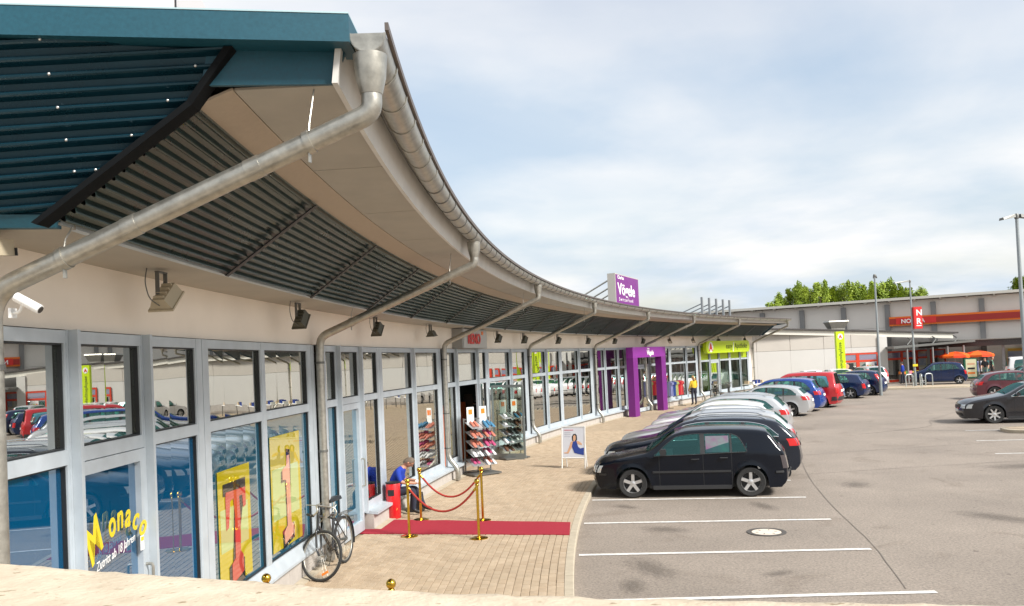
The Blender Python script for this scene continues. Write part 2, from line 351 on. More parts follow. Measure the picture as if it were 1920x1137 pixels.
for cx_, cy_, sx_, sy_ in ((1.9, 12.2, 1.0, .45), (1.5, 11.3, .6, .3), (2.6, 14.8, .7, .4), (2.2, 17.2, .5, .3), (4.9, 16.6, .8, .3), (3.6, 11.6, .4, .2), (8.5, 14.5, 1.3, .5), (12.5, 20.2, 1.6, .7), (7.6, 18.6, .7, .5)):
    m_ = MB(); m_.add([(-1, -1, 0), (1, -1, 0), (1, 1, 0), (-1, 1, 0)], [(0, 1, 2, 3)]); o_ = tag(m_.build('oil_stain', stM, fix=False), kind='structure'); o_.location = (cx_, cy_, .0015); o_.scale = (sx_, sy_, 1); o_.rotation_euler = (0, 0, cx_)
# ------------------------------------------------------------------ stone parapet in the foreground
coping = mat('parapet_plaster', (.46, .38, .28), .9, col2=(.60, .515, .395), nscale=7, bump=.6, bscale=40)
_t = coping.node_tree; _b = _t.nodes['Principled BSDF']; _src = _b.inputs['Base Color'].links[0].from_socket
_tc = _t.nodes.new('ShaderNodeTexCoord'); _v = _t.nodes.new('ShaderNodeTexNoise'); _v.inputs['Scale'].default_value = 34; _v.inputs['Detail'].default_value = 3
_mp = _t.nodes.new('ShaderNodeMapping'); _mp.inputs['Scale'].default_value = (.45, 1, 1); _t.links.new(_tc.outputs['Object'], _mp.inputs[0]); _t.links.new(_mp.outputs[0], _v.inputs['Vector'])
_r = _t.nodes.new('ShaderNodeValToRGB'); _r.color_ramp.elements[0].position = .30; _r.color_ramp.elements[0].color = (.50, .44, .36, 1); _r.color_ramp.elements[1].position = .36; _r.color_ramp.elements[1].color = (1, 1, 1, 1)
_t.links.new(_v.outputs[0], _r.inputs[0]); _mx = _t.nodes.new('ShaderNodeMixRGB'); _mx.blend_type = 'MULTIPLY'; _mx.inputs[0].default_value = .9
_t.links.new(_src, _mx.inputs[1]); _t.links.new(_r.outputs[0], _mx.inputs[2]); _t.links.new(_mx.outputs[0], _b.inputs['Base Color'])
par = thing('parapet_wall', 'pale rough plaster parapet wall running across the foreground', 'wall', (0, 2.5, 0))
edge = [(-4.5, 4.55), (-2.33, 3.69), (-.82, 3.085), (-.77, 3.045), (.32, 2.74), (1.5, 2.49), (2.6, 2.27)]
def coppts():
    pts = []
    for a, b in zip(edge[:-1], edge[1:]):
        n = max(2, int(math.hypot(b[0]-a[0], b[1]-a[1])/.07))
        for k in range(n): t = k/n; pts.append((a[0]+(b[0]-a[0])*t, a[1]+(b[1]-a[1])*t))
    return pts+[edge[-1]]
CP = coppts(); m_ = MB(); rows_ = [(0, -.16), (0, -.03), (.004, -.012), (.016, -.001), (.06, 0)]+[(.06+.07*k, 0) for k in range(1, 14)]
vs = []
for (x, y) in CP:
    for j, (d, dz) in enumerate(rows_):
        r_ = random.uniform(-1, 1)*(.0035 if j > 1 else .0015)
        lump = .012*math.sin(x*3.1+d*7)*math.sin(x*1.3+2)*(1 if d > .05 else .3)
        pat = .010 if (-1.05 < x+.9*d < -.45) and d < .5 else 0
        vs.append((x-.24*d, y-d*.97+r_*.4-2.5, 2.35+dz+r_+lump*.2+pat*.5*(.6+.4*math.sin(x*23+d*31))))
nr = len(rows_)
m_.add(vs, [(i*nr+j, i*nr+j+1, (i+1)*nr+j+1, (i+1)*nr+j) for i in range(len(CP)-1) for j in range(nr-1)])
m_.build('coping', coping, par, 50, fix=False)
m_ = MB()
for (a, b) in zip(edge[:-1], edge[1:]):
    m_.hexa([(a[0], a[1]-.03-2.5, 0), (b[0], b[1]-.03-2.5, 0), (b[0]-.22, b[1]-.93-2.5, 0), (a[0]-.22, a[1]-.93-2.5, 0)], [(a[0], a[1]-.03-2.5, 2.3), (b[0], b[1]-.03-2.5, 2.3), (b[0]-.22, b[1]-.93-2.5, 2.3), (a[0]-.22, a[1]-.93-2.5, 2.3)])
m_.build('wall_body', plaster, par)
# ------------------------------------------------------------------ the curved shop building
shop = thing('shop_building', 'long curved white row of shops with glazed front and dark ribbed canopy', 'building', (0, 0, 0))
SE = 59.6
m_ = MB(); sweep(m_, rect(-.25, 0, 3.545, 4.6), 0.1, SE); m_.build('front_wall', plaster, shop)
# piers and openings: list of (start, end, kind)
m_ = MB(); m_.hexa([FP(.1, -.25, 0), FP(.1, 0, 0), FP(.32, 0, 0), FP(.32, -.25, 0)], [FP(.1, -.25, 3.54), FP(.1, 0, 3.54), FP(.32, 0, 3.54), FP(.32, -.25, 3.54)])
m_.build('corner_pier', plaster, shop); m_ = MB()
m_.hexa([FP(58.7, -.25, 0), FP(58.7, 0, 0), FP(SE, 0, 0), FP(SE, -.25, 0)], [FP(58.7, -.25, 3.54), FP(58.7, 0, 3.54), FP(SE, 0, 3.54), FP(SE, -.25, 3.54)])
m_.build('corner_pier', plaster, shop)
# end walls, back wall, inside
e0, e1 = FP(.1, -.26), FP(SE, -.26); b0, b1 = FP(.1, -11), FP(SE, -11)
m_ = MB()
def vwall(mb, a, b, z0, z1, t=.2):
    d = Vector((b[0]-a[0], b[1]-a[1], 0)).normalized(); n_ = Vector((-d.y, d.x, 0))*t
    a0, b0_ = Vector((a[0], a[1], z0)), Vector((b[0], b[1], z0)); up = Vector((0, 0, z1-z0))
    mb.hexa([a0, b0_, b0_+n_, a0+n_], [a0+up, b0_+up, b0_+n_+up, a0+n_+up])
vwall(m_, e0, b0, 0, 4.6); m_.build('end_wall', plaster, shop); m_ = MB(); vwall(m_, b1, e1, 0, 4.6); m_.build('end_wall', plaster, shop)
m_ = MB(); sweep(m_, rect(-11.2, -11, 0, 4.6), .1, SE, 3); m_.build('back_wall', plaster, shop)
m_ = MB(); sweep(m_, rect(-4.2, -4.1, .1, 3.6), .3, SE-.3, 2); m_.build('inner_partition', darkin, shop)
m_ = MB(); sweep(m_, rect(-4.1, -.2, .05, .12), .3, SE-.3, 2); m_.build('inner_floor', floorin, shop)
m_ = MB(); sweep(m_, rect(-4.1, -.26, 3.6, 3.66), .3, SE-.3, 2); m_.build('inner_ceiling', mat('inner_ceiling', (.35, .34, .32), .9), shop)
# glazing bays: (pane edges, joint type at each edge).  w = wide joint, f = proud fin, m = plain mullion
ZT, ZM, ZB = 3.535, 2.56, .55
bays = [([.42, 1.48, 2.75, 4.1, 6.0, 8.0], 'wffwmw'),
        ([8.55, 9.3, 10.56, 11.85, 14.21, 16.4], 'wffwfw'),
        ([16.95, 17.89, 19.93, 21.0, 23.47, 25.3], 'wffwfw'),
        ([25.75, 27.66, 29.53, 31.9, 33.65], 'wfwfw'),
        ([34.1, 35.48, 37.39, 38.5], 'wffw'),
        ([38.5, 40.0, 42.1], 'wmw'), ([42.1, 44.14, 45.3, 47.9, 49.65], 'wfwfw'),
        ([50.2, 51.8, 53.4, 55.3, 57.1, 58.6], 'wffwfw')]
doors = {(1.48, 2.75), (9.3, 10.56), (17.89, 19.93), (38.5, 40.0), (40.0, 42.1), (51.8, 53.4)}
bluep = {(.42, 1.48), (1.48, 2.75), (2.75, 4.1), (4.1, 6.0), (6.0, 8.0), (8.55, 9.3), (9.3, 10.56)}
clearG = glassmat('clear_door_glass', (.78, .84, .80), .12, refcol=(.9, .95, .9))
tintlow = glassmat('half_film_glass', (0, 0, 0), .46, body=(.008, .10, .17), refcol=(.9, .96, .98))
greenM = mat('lime_green_board', (.47, .62, .005), .45, noise=.04, nscale=2)
WJ, FJ = .15, .045
def member(mb, s0, s1, o0, o1, z0, z1): sweep(mb, rect(o0, o1, z0, z1), s0, s1, .8)
paneparts = {}
for edges, types in bays:
    for i, (s_, ty) in enumerate(zip(edges, types)):
        m_ = MB()
        if ty == 'w': member(m_, s_-WJ, s_-.006, .0, .055, .1, ZT); member(m_, s_+.006, s_+WJ, 0, .055, .1, ZT); m_.build('mullion', alu, shop)
        elif ty == 'm': member(m_, s_-.055, s_+.055, .0, .055, .45, ZT); m_.build('mullion', alu, shop)
        else:
            member(m_, s_-.055, s_-.026, 0, .055, .45, ZT); member(m_, s_+.026, s_+.055, 0, .055, .45, ZT); mu = m_.build('mullion', alu, shop)
            m_ = MB(); member(m_, s_-.024, s_+.024, 0, .125, .43, ZT+.004); m_.build('fin', alu, mu)
    for a, b, ta, tb in zip(edges[:-1], edges[1:], types[:-1], types[1:]):
        s0 = a+(WJ if ta == 'w' else .055); s1 = b-(WJ if tb == 'w' else .055); isd = (a, b) in doors
        m_ = MB(); member(m_, s0, s1, .004, .052, ZT-.10, ZT-.002); member(m_, s0, s1, .004, .052, ZM-.055, ZM+.06)
        if not isd: member(m_, s0, s1, .004, .052, .43, .60)
        member(m_, s0, s0+.03, .006, .05, ZM+.06, ZT-.10); member(m_, s1-.03, s1, .006, .05, ZM+.06, ZT-.10)
        if not isd: member(m_, s0, s0+.03, .006, .05, .60, ZM-.055); member(m_, s1-.03, s1, .006, .05, .60, ZM-.055)
        fr = m_.build('window_frame', alu, shop); gk = MB()
        for za, zb in (((ZM+.061, ZT-.101),) if isd else ((ZM+.061, ZT-.101), (.601, ZM-.056))):
            sweep(gk, rect(.001, .034, za, za+.013), s0+.031, s1-.031, .8); sweep(gk, rect(.001, .034, zb-.013, zb), s0+.031, s1-.031, .8); sweep(gk, rect(.001, .034, za+.013, zb-.013), s0+.031, s0+.044, .8); sweep(gk, rect(.001, .034, za+.013, zb-.013), s1-.041, s1-.031, .8)
        gk.build('gasket_reveal_shade', blackM, fr)  # pane gasket; its black also paints the shade of the deep reveal
        up = MB(); member(up, s0+.031, s1-.031, -.012, .0, ZM+.061, ZT-.101); member
        gcase = greenM if a >= 50 else glassUp
        pu = up.build('pane', gcase, fr)
        if a >= 50: pu['label'] = 'lime green panel above the door line'
        low = MB()
        if a in (38.5, 17.89): continue
        if isd:
            dr = MB(); member(dr, s0+.004, s0+.10, .0, .058, .13, ZM-.06); member(dr, s1-.10, s1-.004, 0, .058, .13, ZM-.06); member(dr, s0+.10, s1-.10, .0, .058, ZM-.17, ZM-.062); member(dr, s0+.10, s1-.10, 0, .058, .13, .32)
            dob = dr.build('door', alu, shop); member(low, s0+.101, s1-.101, -.006, .006, .321, ZM-.171)
            low.build('pane', glassBlue if (a, b) in bluep and a < 5 else (tintlow if (a, b) in bluep else glassUp), dob)
            h_ = MB(); hs = s1-.05; h_.tube(rounded([FP(hs, .06, .95), FP(hs, .12, .95), FP(hs, .12, 1.45), FP(hs, .06, 1.45)], .03), .014); h_.build('handle', galv, dob, 40)
        else:
            member(low, s0+.031, s1-.031, -.012, 0, .601, ZM-.056)
            low.build('pane', glassBlue if (a, b) in bluep and a < 4 else (tintlow if (a, b) in bluep else (clearG if a >= 50 else glassUp)), fr)
        paneparts[(a, b)] = fr
for k_, (a, b, z0, z1, c_) in enumerate(((50.4, 51.9, .9, 2.4, 'r'), (52.6, 54.6, .6, 2.5, 'g'), (55.0, 55.9, 1.2, 2.5, 'g'), (56.0, 56.9, .9, 1.9, 'w'), (57.1, 58.4, .8, 2.5, 'w'))):
    m_ = MB(); sweep(m_, rect(-.75-.1*k_, -.65-.1*k_, z0, z1), a, b); o_ = m_.build('shop_display', {'r': mat('display_brick_red', (.35, .05, .02), .6), 'g': greenM, 'w': mat('display_white', (.6, .62, .62), .6)}[c_]); tag(o_, ['brick red display board behind the leftmost pharmacy window', 'lime green display wall inside the pharmacy door', 'lime green panel high in the middle pharmacy window', 'small white display board low in the pharmacy window', 'white display wall behind the rightmost pharmacy window'][k_], 'display board')
# sills and plinth blocks between doors
segs = [(.35, 1.43), (2.8, 9.25), (10.62, 17.82), (21.0, 38.35), (42.1, 51.7), (53.5, 58.6)]
for a, b in segs:
    sh = a < 9; po = .075 if sh else .20
    m_ = MB(); sweep(m_, [(.05, .40), (.10, .395), (.125, .395), (.125, .43), (.054, .60)] if sh else [(.05, .40), (.27, .385), (.285, .385), (.285, .435), (.05, .455)], a, b); m_.build('sill', alu, shop)
    n = max(1, round((b-a)/1.22)); L_ = (b-a)/n
    for i in range(n):
        m_ = MB(); sweep(m_, rect(-.02, po, .06, .392), a+i*L_+.004, a+(i+1)*L_-.004, .7); m_.build('plinth_block', plinthM, shop)
    m_ = MB(); sweep(m_, [(po+.002, .098), (po+.13, .098), (po+.13, .112), (po+.002, .125)], a, b); m_.build('plinth_foot', kerbM, shop)
# ---- canopy section
CE = 59.9
m_ = MB(); sweep(m_, [(-.02, 4.10), (.62, 4.125), (.62, 4.16), (-.02, 4.16)], .22, CE); m_.build('soffit_board', soffitM, shop)
LO, LZ, HO, HZ = .66, 4.145, 1.58, 4.80
m_ = MB(); sweep(m_, [(.62, 4.12), (.665, 4.125), (.665, 4.165), (.62, 4.165)], .22, CE); m_.build('edge_profile', alu, shop)
ribs = [.26+2.955*k for k in range(21)]
def wave(nw=14, pts=6):
    d = Vector((HO-LO, HZ-LZ)); Ln = d.length; d /= Ln; nrm = Vector((d.y, -d.x)); P = []
    for k in range(nw):
        for t, h in ((0, 0), (.22, 0), (.38, .8), (.45, 1), (.55, 1), (.62, .8), (.78, 0)):
            u = (k+t)/nw*Ln; P.append((LO+d.x*u+nrm.x*.040*h, LZ+d.y*u+nrm.y*.040*h))
    P.append((HO, HZ)); return P
W_ = wave()
for k in range(len(ribs)-1):
    a, b = ribs[k], min(ribs[k+1], CE); off = 0
    if a >= b-.3: break
    n = 4; vs = []; m_ = MB()
    for i in range(n+1):
        s_ = a+(b-a)*i/n
        for o, z in W_:
            s2 = s_ if i or k else .18-.11*(o-LO)/(HO-LO)
            vs.append(FP(s2, o, z))
    q = len(W_); m_.add(vs, [(i*q+j, i*q+j+1, (i+1)*q+j+1, (i+1)*q+j) for i in range(n) for j in range(q-1)])
    m_.build('corrugated_panel', corr, shop, fix=False)
    # jagged black closing strip at the joint
    m_ = MB(); wd = .05
    d = Vector((HO-LO, HZ-LZ)); Ln = d.length; d /= Ln; nrm = Vector((d.y, -d.x)); P = []
    tp = [(LO+d.x*u*Ln, LZ+d.y*u*Ln) for u in (0, 1)]
    def pp(s_, u, h): return FP(s_, LO+d.x*u*Ln+nrm.x*h, LZ+d.y*u*Ln+nrm.y*h)
    m_.hexa([pp(b-.04, 0, .042), pp(b+.04, 0, .042), pp(b+.04, 1, .042), pp(b-.04, 1, .042)], [pp(b-.04, 0, .052), pp(b+.04, 0, .052), pp(b+.04, 1, .052), pp(b-.04, 1, .052)])
    for j in range(11):
        u0_, u1_, u2_ = (j-.2)/11, (j+.02)/11, (j+.28)/11; u3_ = (j+.5)/11
        u0_ = max(0, u0_)
        m_.add([pp(b-.03, u0_, .043), pp(b-.03, u3_, .043), pp(b-.17, (u1_+u2_)/2, .041), pp(b-.03, u0_, .03)], [(0, 1, 2), (0, 2, 3)])
    m_.build('joint_strip', blackM, shop)
m_ = MB(); sweep(m_, [(HO, HZ-.004), (1.80, 4.885), (1.80, 4.90), (HO, HZ+.012)], .07, CE); m_.build('perforated_strip', perfM, shop)
for k in range(24):
    s0 = 2.2*k+.10-(.01 if k == 0 else 0); s1 = min(2.2*k+.10+2.19, CE)
    if s0 > CE-1: break
    m_ = MB(); sweep(m_, [(1.806, 4.889), (2.42, 4.90), (2.42, 4.915), (1.806, 4.905)], s0+.004, s1, .6); m_.build('soffit_panel', soffitM, shop)
m_ = MB(); sweep(m_, [(2.42, 4.885), (2.455, 4.885), (2.50, 5.20), (2.46, 5.20)], .0, CE+.1); m_.build('fascia', fasciaM, shop)
# roof deck
m_ = MB(); sweep(m_, [(-11.2, 4.75), (-11.2, 4.6), (-.1, 4.60), (1.6, 4.95), (2.46, 5.06), (2.50, 5.185), (2.765, 5.178), (2.765, 5.195), (2.3, 5.26), (-3, 5.05)], .14, CE+.1, .5); m_.build('roof', roofM, shop)
m_ = MB(); sweep(m_, [(2.762, 5.168), (2.785, 5.168), (2.785, 5.215), (2.762, 5.215)], -.08, CE+.15, .5); m_.build('roof_edge', mat('roof_edge_strip', (.12, .10, .09), .5, .3), shop)
# half-round gutter
prof = []
for k in range(9):
    t = math.pi*(1+k/8); prof.append((2.655+.108*math.cos(t), 5.155+.115*math.sin(t)))
for k in range(9):
    t = math.pi*(2-k/8); prof.append((2.655+.100*math.cos(t), 5.157+.107*math.sin(t)))
m_ = MB(); sweep(m_, prof, -.08, CE+.15, .35); gut = m_.build('gutter', galv, shop, 50)
m_ = MB(); m_.prism([(.112*math.cos(math.pi*(1+k/12)), .118*math.sin(math.pi*(1+k/12))) for k in range(13)], FP(-.075, 2.655, 5.155), (math.cos(TH(0)), -math.sin(TH(0)), 0), (0, 0, 1), FP(-.055, 0)-FP(-.075, 0)); m_.build('gutter_end', galv, gut)
s_ = .55
while s_ < CE:
    m_ = MB(); vs = []
    for o_, r_ in ((s_, .114), (s_, .121), (s_+.035, .121), (s_+.035, .114)):
        for k in range(13):
            t = math.pi*(1+k/12); vs.append(FP(o_, 2.655+r_*math.cos(t)*.96, 5.155+r_*math.sin(t)))
    m_.add(vs, [(a*13+k, a*13+k+1, (a+1) % 4*13+k+1, (a+1) % 4*13+k) for a in range(4) for k in range(12)]); m_.build('gutter_bracket', galvdark if s_ > 4 else galv, gut, 50); s_ += .62 if s_ < 25 else 1.25
# downpipes
PS = [.02]+[8.2, 16.62, 25.55, 34.0, 41.3, 49.9, 59.35]
for k, s_ in enumerate(PS):
    g_s = [.02, 8.36, 16.83, 25.4, 34.2, 42.1, 50.3, 59.6][k]
    m_ = MB(); m_.lathe([(.105, 0), (.095, -.13), (.068, -.24)], FP(g_s, 2.655, 5.05), n=20); hop = m_.build('downpipe_hopper', galv, shop, 45)
    wb = FP(s_, .13, 3.60) if k else FP(.30, .16, 3.62)
    pth = [FP(g_s, 2.655, 4.86), FP(g_s, 2.655, 4.70), FP(s_+.0, .16, 3.66) if k else FP(.28, .22, 3.74), FP(s_, .13, 3.40) if k else FP(.30, .17, 3.5)]
    if k == 0: pth[-1] = FP(.30, .17, 3.3); pth[-2] = FP(.30, .17, 3.72)
    x_s = s_ if k else .30
    oo = .13 if k else .17
    pth += [FP(x_s, oo, .70), FP(x_s, oo+(.06 if k < 2 else .24), .42), FP(x_s, oo+(.06 if k < 2 else .24), .13)]
    pth = rounded(pth, .26, 8)
    m_ = MB(); m_.tube(pth, .065, 16); dp = m_.build('downpipe', galv, shop, 50)
    for zc in (3.25, 1.85, .95):
        m_ = MB(); c_ = FP(x_s, oo, zc); m_.lathe([(.067, -.018), (.075, -.018), (.075, .018), (.067, .018)], c_, n=16); m_.box((FP(x_s, oo/2, zc)+c_*0), (.12, .025, .025), -TH(x_s)); m_.build('pipe_clamp', galvdark, dp)
    # clamps on the slanted run hung from the soffit
    A, B = FP(g_s, 2.655, 4.70), (FP(s_, .16, 3.66) if k else FP(.30, .17, 3.72))
    for t, zt in ((.16, 4.89), (.80, 4.12)):
        c_ = A.lerp(B, t); d = (B-A).normalized(); m_ = MB(); m_.tube([c_-d*.02, c_+d*.02], .073, 16); m_.tube([c_+Vector((0, 0, .07)), c_+Vector((0, .015, .12)), Vector((c_.x+.03, c_.y+.05, zt))], .006, 6); m_.box((c_.x, c_.y, c_.z-.09), (.012, .03, .07)); m_.build('pipe_hanger', galv, dp, 40)
    for t in (.30, .62):
        c_ = A.lerp(B, t); d = (B-A).normalized(); m_ = MB(); m_.tube([c_-d*.05, c_-d*.049, c_+d*.05], [.0662, .0685, .0685], 16, cap=False); m_.build('pipe_sleeve', galv, dp, 50)
# ---- near gable end of the canopy: ribbed sheet, teal fascia and boards
def gy(x, z): return 5.08+(x+2.79)*.25-(z-4.14)*.48
def gp(x, z, dy=0): return Vector((x, gy(x, z)+dy, z))
rows_ = []; nw = 11
for k in range(nw):
    for t, h in ((0, 0), (.28, 0), (.42, .8), (.50, 1), (.62, 1), (.70, .8), (.84, 0)): rows_.append((4.175+(5.11-4.175)*(k+t)/nw, h))
rows_.append((5.11, 0))
def xr(z):  # right-hand (sloping) end of the sheet
    return -2.79+(z-4.14)/(4.80-4.14)*(.93) if z < 4.8 else -1.86+(z-4.8)/.29*.27
for xa, xb in ((-9.5, -2.62), (-2.62, None)):
    m_ = MB(); vs = []
    for z, h in rows_:
        xe = xr(z+.09*(xr(z)+2.79)); a = xa; b = xb if xb is not None else xe
        if xb is not None: b = min(xb, xe)
        a = min(a, b-.001) if xb is None and a > b else a
        for t in (0, .5, 1): x = a+(b-a)*t; vs.append(gp(x, min(5.105, z+.09*(x+2.79)), -.05*h))
    m_.add(vs, [(i*3+j, i*3+j+1, i*3+j+4, i*3+j+3) for i in range(len(rows_)-1) for j in range(2)]); m_.build('gable_sheet', corrsky, shop, fix=False)
m_ = MB()
for col in range(2):
    for k in range(0, nw, 1):
        z = 4.175+(5.11-4.175)*(k+.57)/nw
        x = -2.6 if col == 0 else xr(z)-.05
        if k % 2 == 0 and not (col == 0 and x > xr(z)-.1): m_.sphere(gp(x, z+.09*(x+2.79), -.055), .0095, 5)
m_.build('screw_row', mat('screw_head', (.7, .7, .68), .3, .8), shop, 60)
m_ = MB()
P = [(-2.835, 4.10), (-1.885, 4.785), (-1.63, 5.09), (-1.585, 5.09), (-1.85, 4.765), (-2.80, 4.085)]
m_.prism([(x, z) for x, z in P], (0, 0, 0), (1, 0, 0), (0, 0, 1), (0, .08, 0))
for i, v in enumerate(m_.v): m_.v[i] = (v[0], min(gy(v[0], v[2]), 4.96)-.085+(v[1]*1.6 if i >= len(P) else 0), v[2])
m_.build('gable_edge_strip', mat('strip_black', (.006, .007, .008), .8, spec=.1), shop)
m_ = MB(); m_.hexa([gp(-9.5, 4.10, -.02), gp(-2.80, 4.10, -.02), gp(-2.80, 4.10, .05), gp(-9.5, 4.10, .05)], [gp(-9.5, 4.175, -.02), gp(-2.78, 4.175, -.02), gp(-2.78, 4.175, .05), gp(-9.5, 4.175, .05)]); m_.build('base_flashing', teal, shop)
m_ = MB(); m_.hexa([(-9.5, 3.6, 4.12), (-2.78, 5.12, 4.12), (-2.78, 6.3, 4.12), (-9.5, 6.3, 4.12)], [(-9.5, 3.6, 4.155), (-2.78, 5.12, 4.155), (-2.78, 6.3, 4.155), (-9.5, 6.3, 4.155)])
for i, v in enumerate(m_.v):
    if v[0] > -3: m_.v[i] = (-3.45+.66, 5.1 if v[1] < 5.3 else 5.3, v[2])
m_.build('end_soffit', soffitM, shop)
# big teal fascia across the gable
fa = [(-9.5, 3.1), (-2.77, 4.54), (-.89, 4.86)]
m_ = MB()
for (x0, y0), (x1, y1) in zip(fa[:-1], fa[1:]):
    m_.hexa([(x0, y0, 5.095), (x1, y1, 5.095), (x1, y1+.30, 5.095), (x0, y0+.30, 5.095)], [(x0, y0, 5.262), (x1, y1, 5.262), (x1, y1+.30, 5.262), (x0, y0+.30, 5.262)])
m_.build('gable_fascia', teal, shop)
m_ = MB()
for (x0, y0), (x1, y1) in zip(fa[:-1], fa[1:]):
    m_.hexa([(x0, y0-.004, 5.263), (x1, y1-.004, 5.263), (x1, y1+.32, 5.263), (x0, y0+.32, 5.263)], [(x0, y0-.004, 5.272), (x1, y1-.004, 5.272), (x1, y1+.32, 5.272), (x0, y0+.32, 5.272)])
m_.build('fascia_cap', mat('cap_metal', (.45, .6, .62), .4, .5), shop)
m_ = MB(); m_.hexa([(-1.80, 4.90, 4.885), (-1.02, 5.02, 4.90), (-1.02, 5.05, 4.90), (-1.80, 4.93, 4.885)], [(-1.72, 4.89, 5.24), (-.90, 5.03, 5.24), (-.90, 5.06, 5.24), (-1.72, 4.92, 5.24)]); m_.build('end_board', teal, shop)
m_ = MB(); m_.hexa([(-9.5, 3.8, 5.112), (-1.6, 4.9, 5.112), (-1.0, 5.4, 5.112), (-9.5, 6.5, 5.112)], [(-9.5, 3.8, 5.14), (-1.6, 4.9, 5.14), (-1.0, 5.4, 5.14), (-9.5, 6.5, 5.14)]); m_.build('end_shade_sheet', blackM, shop)  # black sheet that paints the shade between fascia and end board
# far end closing board
m_ = MB(); m_.prism([(0.0, 4.1), (.66, 4.12), (1.58, 4.78), (2.45, 4.88), (2.5, 5.2), (0, 5.1)], FP(CE, 0, 0), (math.cos(TH(CE)), -math.sin(TH(CE)), 0), (0, 0, 1), FP(CE+.06, 0)-FP(CE, 0)); m_.build('end_board', teal, shop)
# ------------------------------------------------------------------ cars
tyreM = mat('tyre_rubber', (.022, .022, .022), .8); rimM = mat('alloy_rim', (.62, .62, .62), .28, .7); darkplas = mat('dark_plastic', (.022, .023, .025), .5)
cabinM = mat('cabin_grey', (.085, .085, .09), .9); lampM = mat('headlamp_glass', (.62, .66, .68), .12, .3, coat=1); redM = mat('tail_lamp_red', (.62, .012, .015), .2, coat=1)
orangeL = mat('orange_lens', (.75, .18, .01), .2); chromeM = mat('chrome_trim', (.75, .76, .78), .15, 1); plateM = mat('number_plate', (.75, .75, .72), .5)
smokedM = mat('smoked_lamp', (.06, .05, .055), .15, coat=1)
carglass = glassmat('car_glass', (.62, .88, .82), .12, refcol=(.45, .85, .80)); carglassd = glassmat('car_glass_dark', (.42, .66, .62), .12, refcol=(.30, .68, .64))
def paint(name, c, metal=.3, rough=.32, coat=1, spec=.5): return mat(name, c, rough, metal, coat=coat, noise=.03, nscale=1.5, spec=spec)
PT = dict(black=paint('paint_black', (.003, .005, .010), .0, .14, .15, .25), dark=paint('paint_graphite', (.010, .014, .024), .2, .18, .4, .4), silver=paint('paint_silver', (.52, .53, .54), .5),
          white=paint('paint_white', (.72, .72, .72), 0), blue=paint('paint_blue', (.003, .045, .26), .2, .25, .8), red=paint('paint_red', (.50, .010, .018), .1), navy=paint('paint_navy', (.004, .018, .075), .2, .25, .6),
          brown=paint('paint_maroon', (.115, .022, .035), .4), grey=paint('paint_dark_grey', (.022, .022, .027), .3, .2, .6, .4), lightblue=paint('paint_pale_blue', (.12, .22, .42), .3))
def pchip(xs, ys):
    xs = np.array(xs, float); ys = np.array(ys, float); h = np.diff(xs); d = np.diff(ys)/h; m_ = np.zeros(len(xs))
    for i in range(1, len(xs)-1):
        if d[i-1]*d[i] > 0: w1, w2 = 2*h[i]+h[i-1], h[i]+2*h[i-1]; m_[i] = (w1+w2)/(w1/d[i-1]+w2/d[i])
    m_[0], m_[-1] = d[0], d[-1]
    def f(x):
        i = int(min(max(np.searchsorted(xs, x)-1, 0), len(xs)-2)); t = (x-xs[i])/h[i]
        return float((2*t**3-3*t*t+1)*ys[i]+(t**3-2*t*t+t)*h[i]*m_[i]+(-2*t**3+3*t*t)*ys[i+1]+(t**3-t*t)*h[i]*m_[i+1])
    return f
def wheel(r, w_, parent, loc, spokes=5, side=1, rim=None, wide=.32):
    """disc wheel, axle along y, outer face towards side*y"""
    wt = bpy.data.objects.new('wheel', None); COL.objects.link(wt); wt.parent = parent; wt.location = loc
    R = r*.69; s_ = side
    m_ = MB(); m_.lathe([(R*.98, -w_/2*.9), (r*.93, -w_/2), (r, -w_*.36), (r, w_*.36), (r*.93, w_/2), (R+.01, w_/2*.95), (R*.98, w_/2*.8)], (0, 0, 0), 'y', 32, cap=False); m_.build('tyre', tyreM, wt, 40)
    m_ = MB(); ro = s_*w_*.42
    m_.lathe([(R*.99, s_*w_*.47), (R*.99, -s_*w_*.2), (R*.93, -s_*w_*.2), (R*.93, s_*w_*.40), (R*.95, s_*w_*.47)], (0, 0, 0), 'y', 32, cap=False)
    for k in range(spokes):
        a = 2*math.pi*k/spokes+.3; ca, sa = math.cos(a), math.sin(a)
        def q(rad, off, y): return (ca*rad-sa*off, y, sa*rad+ca*off)
        w1, w2 = R*.16, R*wide*.55
        m_.hexa([q(R*.15, -w1, ro-s_*.03), q(R*.15, w1, ro-s_*.03), q(R*.95, w2, ro-s_*.03), q(R*.95, -w2, ro-s_*.03)], [q(R*.15, -w1, ro-s_*.006), q(R*.15, w1, ro-s_*.006), q(R*.95, w2*.8, ro+s_*.004), q(R*.95, -w2*.8, ro+s_*.004)])
    m_.lathe([(R*.26, ro-s_*.03), (R*.25, ro), (R*.12, ro+s_*.012)], (0, 0, 0), 'y', 20); m_.build('rim', rim or rimM, wt, 40)
    m_ = MB(); m_.lathe([(R*.92, -s_*w_*.15), (R*.92, -s_*w_*.14)], (0, 0, 0), 'y', 24); m_.build('brake_disc', darkplas, wt)
    return wt
